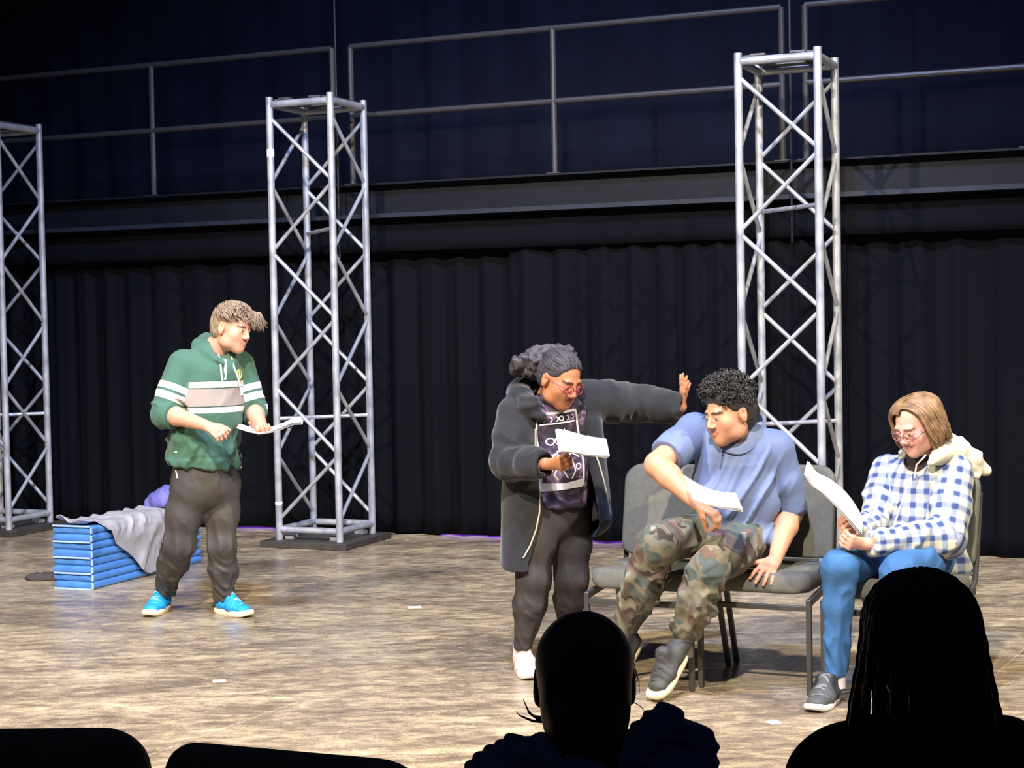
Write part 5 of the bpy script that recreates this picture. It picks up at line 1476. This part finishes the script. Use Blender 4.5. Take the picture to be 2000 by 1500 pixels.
    LL = [J['lh'], lerp(J['lh'], J['lk'], 0.55) + V3(0, 0, 0.012), J['lk'], lerp(J['lk'], J['la'], 0.35), J['la'] + V3(0, 0, 0.02)]
    r1 = (0.096, 0.086, 0.070, 0.057, 0.044)
    s.chain(RL, r1, 0.025); s.chain(LL, r1, 0.025)
    s.lop(J['ra'] + V3(0, 0, -0.004), V3(0, 0, -1)); s.lop(J['la'] + V3(0, 0, -0.004), V3(0, 0, -1))
    s.cut(PX(1795, 1050, 6.8), V3(0, 0, 1))
    def disp(V, N):
        sr, ar, dr = seg_coords(V, RL, V3(1, 0, 0), r1); sl, al, dl = seg_coords(V, LL, V3(1, 0, 0), r1)
        return leg_folds(V, np.where(dr < dl, sr, sl), np.where(dr < dl, ar, al), 0.62, 0.6, 1.3, 0.42)
    m_jean = simple('mid_blue_denim', srgb(62, 104, 152), 0.8, noise=0.14, nscale=9, spec=0.2, bump=0.2, bscale=500)
    je = sdf_obj('jeans', s, 0.0055, m_jean, P, base, disp)
    m_shoe = simple('grey_knit_trainer', srgb(70, 74, 76), 0.7, noise=0.15, nscale=80, bump=0.2, bscale=500)
    m_lace = simple('grey_lace', srgb(110, 112, 114), 0.8)
    t1, h1 = FL(1584, 1394), FL(1640, 1362); D = nrm(h1 - t1)
    shoe(P, base, t1 + D * 0.265, t1, V3(0, 0, 1), 0.265, m_shoe, simple('white_rubber', srgb(232, 228, 226), 0.6), m_lace, sole_h=0.022)
    D2 = nrm(V3(-0.45, -0.89, 0)); a2 = V3(J['la'][0], J['la'][1], 0) - D2 * 0.06
    shoe(P, base, a2, a2 + D2 * 0.265, V3(0, 0, 1), 0.265, m_shoe, bpy.data.materials['white_rubber'], m_lace, sole_h=0.022)
    for a in ('ra', 'la'):
        mm = MB(); mm.tube([J[a] + V3(0, 0, -0.05), J[a] + V3(0, 0, 0.05)], 0.036, 14); mm.build('sock', m_white, P, off=base)
    # bobbed wavy hair with a side parting
    m_hair = simple('light_brown_hair', srgb(134, 106, 76), 0.45, noise=0.45, nscale=30, spec=0.5)
    Lh = lambda x, y, z: hc + HM.T @ (np.array([x, y, z]) * sc)
    s = Sdf()
    s.ell(Lh(0, -0.020, 0.040), np.array((0.080, 0.095, 0.078)) * sc, HM, 0.01)
    s.ell(Lh(0, -0.055, -0.035), np.array((0.084, 0.055, 0.085)) * sc, HM, 0.03)
    for x in (-1, 1): s.ell(Lh(x * 0.074, -0.005, -0.040), np.array((0.022, 0.050, 0.075)) * sc, HM, 0.03)
    s.cutfn(lambda P_: (lambda q: q[..., 1] - 0.030 - 0.40 * np.maximum(q[..., 2] - 0.03, 0))(((P_ - hc) @ HM.T) / sc), 0.01)
    hr_ = sdf_obj('hair', s, 0.0045, m_hair, P, base, lambda V, N: 0.006 * (ridge(((V - hc) @ HM.T) * np.array([60, 60, 12])) - 0.5))
    rng = random.Random(31); st = []
    for i in range(300):
        side = -1 if rng.random() < 0.55 else 1; t0 = rng.uniform(-0.085, 0.070)
        
        root_ = np.array([0.012, t0, 0.118 - 2.2 * (t0 + 0.01) ** 2 * 1.6]); pts = []; w = rng.uniform(0, 6)
        end_a = rng.uniform(0.4, 1.2); R = 0.088 + rng.uniform(-0.003, 0.018) + (0.012 if side > 0 else 0); drop = rng.uniform(0.15, 0.205)
        yy = t0 - 0.014 + (0.0 if t0 < 0.03 else rng.uniform(-0.03, 0.0)) + (0.020 if side > 0 else 0)
        for k in range(13):
            t = k / 12; a = min(t * 2.2, 1.0) * 1.35
            x = side * R * math.sin(a); y = yy * (1 - 0.25 * t) - 0.012 * t; lim = math.sqrt(max(0.02, 1 - min(0.98, ((y + 0.015) / 0.112) ** 2)))
            z = 0.032 + 0.088 * math.cos(a) * lim - max(0, t - 0.42) * drop * 1.35
            x *= lim if t < 0.8 else (lim + 0.1)
            wv = 0.009 * math.sin(w * 0.3 + t * 9) * t + (0.016 * max(0, t - 0.75) / 0.25) * -1
            pts.append(Lh(x + side * wv, y + 0.005 * math.cos(w + t * 8) * t, z))
        st.append((pts, [0.0058 * (0.45 + 0.55 * math.sin(math.pi * min(1, 0.15 + 0.8 * k / 12))) * (1 - 0.8 * (k / 12) ** 4) for k in range(13)]))
    for i in range(170):       # back of the bob
        a0 = rng.uniform(-1.3, 1.3); rr_ = rng.uniform(0, 0.016); pts = []; w = rng.uniform(0, 6); drop = rng.uniform(0.13, 0.20)
        for k in range(11):
            t = k / 10; e = (0.12 + 0.88 * min(t * 1.9, 1)) * 1.45
            x = (0.084 + rr_) * math.sin(a0) * math.sin(e); y = -0.018 - (0.106 + rr_) * math.cos(a0) * math.sin(e); z = 0.034 + 0.086 * math.cos(e) - max(0, t - 0.45) * drop * 1.5
            pts.append(Lh(x + 0.004 * math.sin(w + 8 * t), y + 0.004 * math.cos(w + 8 * t), z))
        st.append((pts, [0.0058 * (1 - 0.8 * (k / 10) ** 4) for k in range(11)]))
    locks('hair_locks', st, m_hair, hr_, base)
    m_gl = simple('mauve_frame', srgb(150, 92, 104), 0.3)
    glasses(P, base, hc, HM, sc, m_gl, None, 0.022)
    # script
    A, B = PX(1571, 924, 6.44), PX(1676, 1040, 6.44)
    def pf(u, v):
        p = lerp(A, B, u); n_ = V3(0.62, 0, 0.55)
        return p + V3(0.045, 0.185, 0.035) * (v - 0.1) + n_ * 0.030 * math.sin(math.pi * max(0, (u - 0.18) / 0.82)) * (0.3 + 0.7 * v) - n_ * 0.008 * math.sin(math.pi * min(1, u / 0.3))
    paper('script_pages', pf, (A + B) / 2, m_paper, 'white script pages held upright by the performer in plaid')
build_plaid_girl()
# ------------------------------------------------------------------ folded gym mat with clothes on it
mb, ma = nrm(V3(0.381, 0.925, 0)), nrm(V3(-0.925, 0.381, 0))
MC = V3(-2.478, 9.674, 0); MW, ML, MH = 0.285, 1.157, 0.373
m_mat = simple('blue_vinyl', srgb(76, 134, 206), 0.38, noise=0.10, nscale=12, spec=0.5, bump=0.35, bscale=14)
m_pipe2 = simple('pale_vinyl_edge', srgb(170, 200, 232), 0.5)
mr = empty('folded_gym_mat', MC + ma * MW / 2 + mb * ML / 2)
tag(mr, 'blue vinyl folding gym mat stacked in eight layers, left of the hoodie man', 'gym mat')
moff = np.array(mr.location); ph = MH / 8
for k in range(8):
    rng = random.Random(k); e = 0.004 * (k % 2) + rng.uniform(0, 0.004); n = 0.010
    m = MB(); V = []; F = []
    ring = [(0.012, 0), (0.004, 0.006), (0, ph * 0.35), (0, ph * 0.65), (0.004, ph - 0.007), (0.012, ph - 0.001)]
    outl = []
    for i in range(25): outl.append((0 + 0, ML * i / 24))
    for i in range(1, 9): outl.append((MW * i / 8, ML))
    for i in range(1, 25): outl.append((MW, ML * (1 - i / 24)))
    for i in range(1, 8): outl.append((MW * (1 - i / 8), 0))
    for ins, z in ring:
        for (x, y) in outl:
            bul = 0.0035 * math.sin(x * 47 + k * 2.1 + y * 9) * (1 if 0.25 < z / ph < 0.75 else 0.3)
            cx = MW / 2 + (x - MW / 2) * (1 - 2 * (ins + e + bul) / MW); cy = ML / 2 + (y - ML / 2) * (1 - 2 * (ins + e + bul) / ML)
            V.append(MC + ma * cx + mb * cy + V3(0, 0, k * ph + z))
    no = len(outl)
    for j in range(len(ring) - 1):
        for i in range(no): F.append((j * no + i, j * no + (i + 1) % no, (j + 1) * no + (i + 1) % no, (j + 1) * no + i))
    F += [tuple(range(no))[::-1], tuple(range((len(ring) - 1) * no, len(ring) * no))]
    F = [f[::-1] for f in F]
    m.add(V, F); p = m.build('mat_panel', m_mat, mr, off=moff, ang=60)
    if k % 2 == 1:       # pale fold strip along the short end and up the corner
        mm = MB(); z = k * ph + 0.001 + ph
        mm.box(MC + ma * MW / 2 - mb * 0.0005 + V3(0, 0, z), (MW - 0.02, 0.010, 0.009), np.array([ma, mb, V3(0, 0, 1)]).T); mm.build('fold_strip', m_pipe2, p, off=moff)
    mm = MB(); mm.box(MC + ma * 0.004 + mb * 0.004 + V3(0, 0, k * ph + ph / 2), (0.009, 0.009, ph * 0.8), np.array([ma, mb, V3(0, 0, 1)]).T); mm.build('corner_seam', m_pipe2, p, off=moff)
mm = MB(); mm.box(MC + ma * MW / 2 - mb * 0.002 + V3(0, 0, 0.004), (MW - 0.02, 0.008, 0.008), np.array([ma, mb, V3(0, 0, 1)]).T); mm.build('fold_strip', m_pipe2, mr, off=moff)

def cloth_grid(name, fn, nu, nv, mat, base, thick=0.005):
    V = [fn(i / nu, j / nv) - base for i in range(nu + 1) for j in range(nv + 1)]
    F = np.array([(i * (nv + 1) + j, (i + 1) * (nv + 1) + j, (i + 1) * (nv + 1) + j + 1, i * (nv + 1) + j + 1) for i in range(nu) for j in range(nv)])
    o = obj(name, raw_mesh(name, V, F, True), mat); o.location = base
    so = o.modifiers.new('solid', 'SOLIDIFY'); so.thickness = thick; so.offset = 1
    return o
TD, DD = np.array([0.0, 0.06, 0.14, 0.24, 0.36, 0.48, 0.56, 0.62, 0.66, 0.69, 0.73, 0.80, 0.90]), np.array([-0.10, -0.04, 0.03, 0.13, 0.23, 0.32, 0.358, 0.350, 0.30, 0.18, 0.20, 0.22, 0.10])
def jacket(u, v):
    t = 0.0 + 0.84 * u; drop = np.interp(t, TD, DD); s0 = -0.255; s = s0 + (drop - s0) * v       # s < 0 on top of the mat, > 0 hanging
    nz = float(ridge(np.array([t * 9 + s * 3, s * 5 + 3, 1.7]))) - 0.5; n2 = float(vn(np.array([t * 26, s * 22, 4.2]))) - 0.5
    lift = 0.012 + 0.035 * max(0, nz) + 0.008 * n2
    r = 0.03
    if s < -r: p = MC + ma * (-s) + mb * t + V3(0, 0, MH + lift)
    elif s < r:
        a = (s + r) / (2 * r) * math.pi / 2; p = MC + ma * (r - r * math.sin(a) - (0.0 + lift) * math.sin(a)) + mb * t + V3(0, 0, MH - r + r * math.cos(a) + lift * math.cos(a))
    else: p = MC - ma * (lift + 0.006) + mb * (t + 0.02 * math.sin(s * 20 + t * 9)) + V3(0, 0, MH - s)
    e = max(0, 0.08 - t) / 0.08
    return p + V3(0, 0, 0.045) * e * (0.5 + 0.5 * math.sin(v * 7))
m_sat = simple('grey_satin', srgb(162, 162, 168), 0.42, noise=0.08, nscale=8, spec=0.5)
jo = cloth_grid('grey_jacket', jacket, 90, 60, m_sat, MC + ma * 0.14 + mb * 0.4 + V3(0, 0, MH))
tag(jo, 'crumpled silver-grey jacket draped over the stacked blue gym mat', 'jacket')
# violet bag
bgp = MC + mb * 0.90 + ma * 0.10 + V3(0, 0, MH + 0.012)
s = Sdf(); s.ell(bgp + V3(0, 0, 0.055), (0.10, 0.10, 0.058), None, 0.03); s.ell(bgp + V3(0.0, 0, 0.095), (0.055, 0.06, 0.042), None, 0.04); s.cap(bgp + V3(-0.09, 0, 0.02), bgp + V3(0.10, 0, 0.02), 0.03, None, 0.03)
s.cut(bgp, V3(0, 0, -1))
bo = sdf_obj('violet_bag', s, 0.006, simple('violet_nylon', srgb(98, 100, 168), 0.55, spec=0.4), None, bgp, lambda V, N: 0.034 * (ridge(V * np.array([18, 18, 11])) ** 2 - 0.45) + 0.008 * (vn(V * 45) - 0.5))
bo.location = bgp; tag(bo, 'crumpled violet cloth bag lying on the stacked blue gym mat', 'bag')
# dark cloth on the floor behind the mat
dp = FL(80, 1134); s = Sdf(); s.ell(dp + V3(0.0, 0.03, 0.012), (0.10, 0.06, 0.035), None, 0.02); s.ell(dp + V3(0.07, 0.04, 0.012), (0.09, 0.05, 0.03), None, 0.02); s.cut(dp, V3(0, 0, -1))
do = sdf_obj('dark_cloth', s, 0.006, simple('dark_grey_cloth', srgb(70, 66, 64), 0.9), None, dp, lambda V, N: 0.014 * (ridge(V * 22) - 0.5)); do.location = dp
tag(do, 'small dark grey cloth lying on the floor left of the blue mat', 'cloth')
# tape marks on the floor
for (u, v, w_, lab) in ((810, 1186, 0.07, 'white tape mark on the floor between the two standing performers'), (428, 1330, 0.055, 'white tape mark on the floor below the blue trainers'),
                        (1512, 1411, 0.045, 'white tape mark on the floor beside the plaid performer\'s shoe')):
    p = FL(u, v); m = MB(); m.box((0, 0, 0.0006), (w_, 0.05, 0.0012), np.array(Matrix.Rotation(0.2, 3, 'Z'))); o = m.build('tape_mark', m_tape); o.location = p
    tag(o, lab, 'tape mark', 'white tape marks on the stage floor')

# ------------------------------------------------------------------ two members of the audience, seen from behind
def seat_J(x, y, zs, sh=0.17):
    """a seated figure facing the stage; zs = shoulder height"""
    return dict(pelvis=V3(x, y + 0.02, 0.50), chest=V3(x, y, zs - 0.12), neck=V3(x, y + 0.01, zs + 0.02), rs=V3(x + sh, y, zs - 0.04), ls=V3(x - sh, y, zs - 0.04),
                re=V3(x + sh + 0.06, y + 0.06, zs - 0.30), le=V3(x - sh - 0.06, y + 0.06, zs - 0.30), rw=V3(x + 0.12, y + 0.30, 0.62), lw=V3(x - 0.12, y + 0.30, 0.62),
                rh=V3(x + 0.09, y + 0.04, 0.50), lh=V3(x - 0.09, y + 0.04, 0.50), rk=V3(x + 0.11, y + 0.46, 0.50), lk=V3(x - 0.11, y + 0.46, 0.50), ra=V3(x + 0.11, y + 0.46, 0.07), la=V3(x - 0.11, y + 0.46, 0.07))
m_knit = simple('dark_navy_knit', srgb(96, 106, 150), 0.95, spec=0.1, bump=0.5, bscale=140)
m_dkhair = simple('near_black_hair', srgb(22, 18, 18), 0.5, spec=0.4)
m_dktop = simple('black_top', srgb(20, 20, 22), 0.95, spec=0.1)
def audience_common(P, base, J, hc, HM, sc, tone, top_fn, m_top, disp):
    skin_body('body', J, hc, HM, sc, tone, P, base, lambda V, C: C, slim=0.9, vox=0.006, hands=[
        dict(wrist=J['rw'], D=V3(-0.5, 0.8, 0), N=V3(0, 0, -1), side=-1), dict(wrist=J['lw'], D=V3(0.5, 0.8, 0), N=V3(0, 0, -1), side=1)])
    s = Sdf(); X = V3(1, 0, 0)
    s.ecap(J['pelvis'], J['chest'], X, (0.17, 0.13), (0.175, 0.12), 0.05)
    for a in 'rl':
        s.chain([J[a + 's'], J[a + 'e'], lerp(J[a + 'e'], J[a + 'w'], 0.95)], (0.075, 0.065, 0.045), 0.04)
    s.cap(J['rs'], J['ls'], 0.075, None, 0.06); s.cap(J['chest'], J['neck'], 0.12, 0.075, 0.06)
    top_fn(s); to = sdf_obj('sweater', s, 0.0055, m_top, P, base, disp, sm=1)
    s = Sdf(); s.ell(J['pelvis'] + V3(0, 0, -0.02), (0.17, 0.14, 0.10), None, 0.05)
    for a in 'rl': s.chain([J[a + 'h'], J[a + 'k'], J[a + 'a']], (0.09, 0.07, 0.05), 0.03)
    sdf_obj('trousers', s, 0.010, m_dktop, P, base)
    for a in 'rl':
        h = J[a + 'a'] * V3(1, 1, 0) - V3(0, 0.06, 0); shoe(P, base, h, h + V3(0, 0.26, 0), V3(0, 0, 1), 0.26, m_dktop, m_dktop, None)
    return to
def audience_one():
    Y = 2.75; hc = PX(1141, 1330, Y); x = hc[0]; J = seat_J(x, Y - 0.01, 0.775, 0.13); base = V3(x, Y + 0.2, 0)
    P = person('dark silhouette of an audience member with smooth tied-back hair and knitted sweater', base)
    HM = frame((0.02, 1, -0.05)); sc = 1.0
    pk = [PX(1236, 1462, 2.72), PX(1264, 1436, 2.72), PX(1298, 1416, 2.76), PX(1330, 1440, 2.80), PX(1362, 1460, 2.80), PX(1372, 1510, 2.78)]
    pl = [PX(1045, 1468, 2.74), PX(1008, 1472, 2.74), PX(965, 1506, 2.78), PX(920, 1540, 2.80)]
    def top(s):
        s.chain(pk, (0.018, 0.022, 0.026, 0.026, 0.026, 0.03), 0.03); s.chain(pl, (0.016, 0.022, 0.026, 0.03), 0.03)
        s.chain([PX(1050, 1470, 2.68), PX(1140, 1500, 2.64), PX(1230, 1470, 2.68)], (0.03, 0.04, 0.03), 0.03)
    def disp(V, N):
        return 0.0035 * np.sin((V[:, 0] * 0.4 + V[:, 2]) * 300) + 0.008 * (ridge(V * 14) - 0.5)
    audience_common(P, base, J, hc, HM, sc, lin(90, 62, 50), top, m_knit, disp)
    L = lambda a, b, c: hc + HM.T @ np.array([a, b, c])
    s = Sdf(); s.ell(L(0, -0.016, 0.032), (0.081, 0.100, 0.086), HM, 0.01); s.ell(L(0, -0.060, -0.030), (0.068, 0.05, 0.075), HM, 0.04)
    s.cap(L(0, -0.100, -0.07), L(0, -0.115, -0.22), 0.040, 0.030, 0.04)
    s.cap(L(0, -0.07, -0.06), L(0, -0.085, -0.15), 0.056, 0.050, 0.04)
    s.cutfn(lambda P_: (lambda q: np.maximum(q[..., 1] - 0.066 - 0.2 * (q[..., 2] - 0.06), np.minimum(-(q[..., 2] - 0.022), q[..., 1] + 0.006)))((P_ - hc) @ HM.T), 0.01)
    h = sdf_obj('hair', s, 0.0055, m_dkhair, P, base, lambda V, N: 0.002 * (ridge((V - hc) * np.array([90, 30, 20])) - 0.5))
    st = []
    for pts in ([(1075, 1405), (1050, 1404), (1034, 1393), (1026, 1375), (1022, 1366)], [(1070, 1410), (1040, 1408), (1018, 1399), (1007, 1390)], [(1060, 1402), (1040, 1398), (1030, 1384)],
                [(1238, 1372), (1252, 1380), (1262, 1396), (1256, 1412)], [(1236, 1290), (1243, 1312), (1240, 1335)], [(1236, 1300), (1248, 1330), (1249, 1352)]):
        st.append(([PX(u, v, 2.74) for u, v in pts], list(np.linspace(0.0034 if pts[0][0] < 1100 else 0.0009, 0.0005, len(pts)))))
    locks('stray_locks', st, m_dkhair, h, base)
audience_one()
def audience_two():
    Y = 2.60; hc = PX(1795, 1258, Y); x = hc[0]; J = seat_J(x, Y, 0.84, 0.125); base = V3(x, Y + 0.2, 0)
    P = person('dark silhouette of an audience member with long narrow braids, at lower right', base)
    HM = frame((-0.05, 1, -0.08)); sc = 1.0
    audience_common(P, base, J, hc, HM, sc, lin(60, 42, 34), lambda s: s.cap(PX(1668, 1472, 2.6), PX(1965, 1455, 2.6), 0.038, None, 0.05), m_dktop, lambda V, N: 0.006 * (vn(V * 12) - 0.5))
    L = lambda a, b, c: hc + HM.T @ np.array([a, b, c])
    s = Sdf(); s.ell(L(0, -0.014, 0.030), (0.079, 0.098, 0.084), HM, 0.01); s.ell(L(0, -0.050, -0.03), (0.070, 0.05, 0.08), HM, 0.05)
    s.cutfn(lambda P_: (lambda q: np.maximum(q[..., 1] - 0.055, np.minimum(-(q[..., 2] - 0.030), q[..., 1] - 0.01)))((P_ - hc) @ HM.T), 0.01)
    h = sdf_obj('hair', s, 0.006, m_dkhair, P, base)
    rng = random.Random(3); st = []
    for i in range(82):
        th = -math.pi / 2 + rng.uniform(-1.95, 1.95); pts = []; w = rng.uniform(0, 6); ln = rng.uniform(0.17, 0.235); fl = rng.uniform(0.0, 0.030); pr = rng.uniform(0.0, 0.5)
        for k in range(26):
            t = k / 25
            e = min(1.0, pr * 0.6 + t * 2.4) * 1.40
            rx, ry = 0.086, 0.102; d = max(0, t - 0.42) / 0.58
            xx = rx * math.cos(th) * math.sin(e) * (1 + d * 0.16) + math.cos(th) * fl * d; yy = -0.014 + ry * math.sin(th) * math.sin(e) - 0.01 * d; zz = 0.030 + 0.088 * math.cos(e) - d * ln * 1.15
            pts.append(L(xx + 0.003 * math.sin(w + t * 4), yy, zz))
        st.append((pts, [0.0054 * (1 + 0.22 * math.sin(k * 2.6 + w)) * (1 if k < 22 else 0.7) for k in range(26)]))
    locks('braids', st, m_dkhair, h, base, 6)
audience_two()
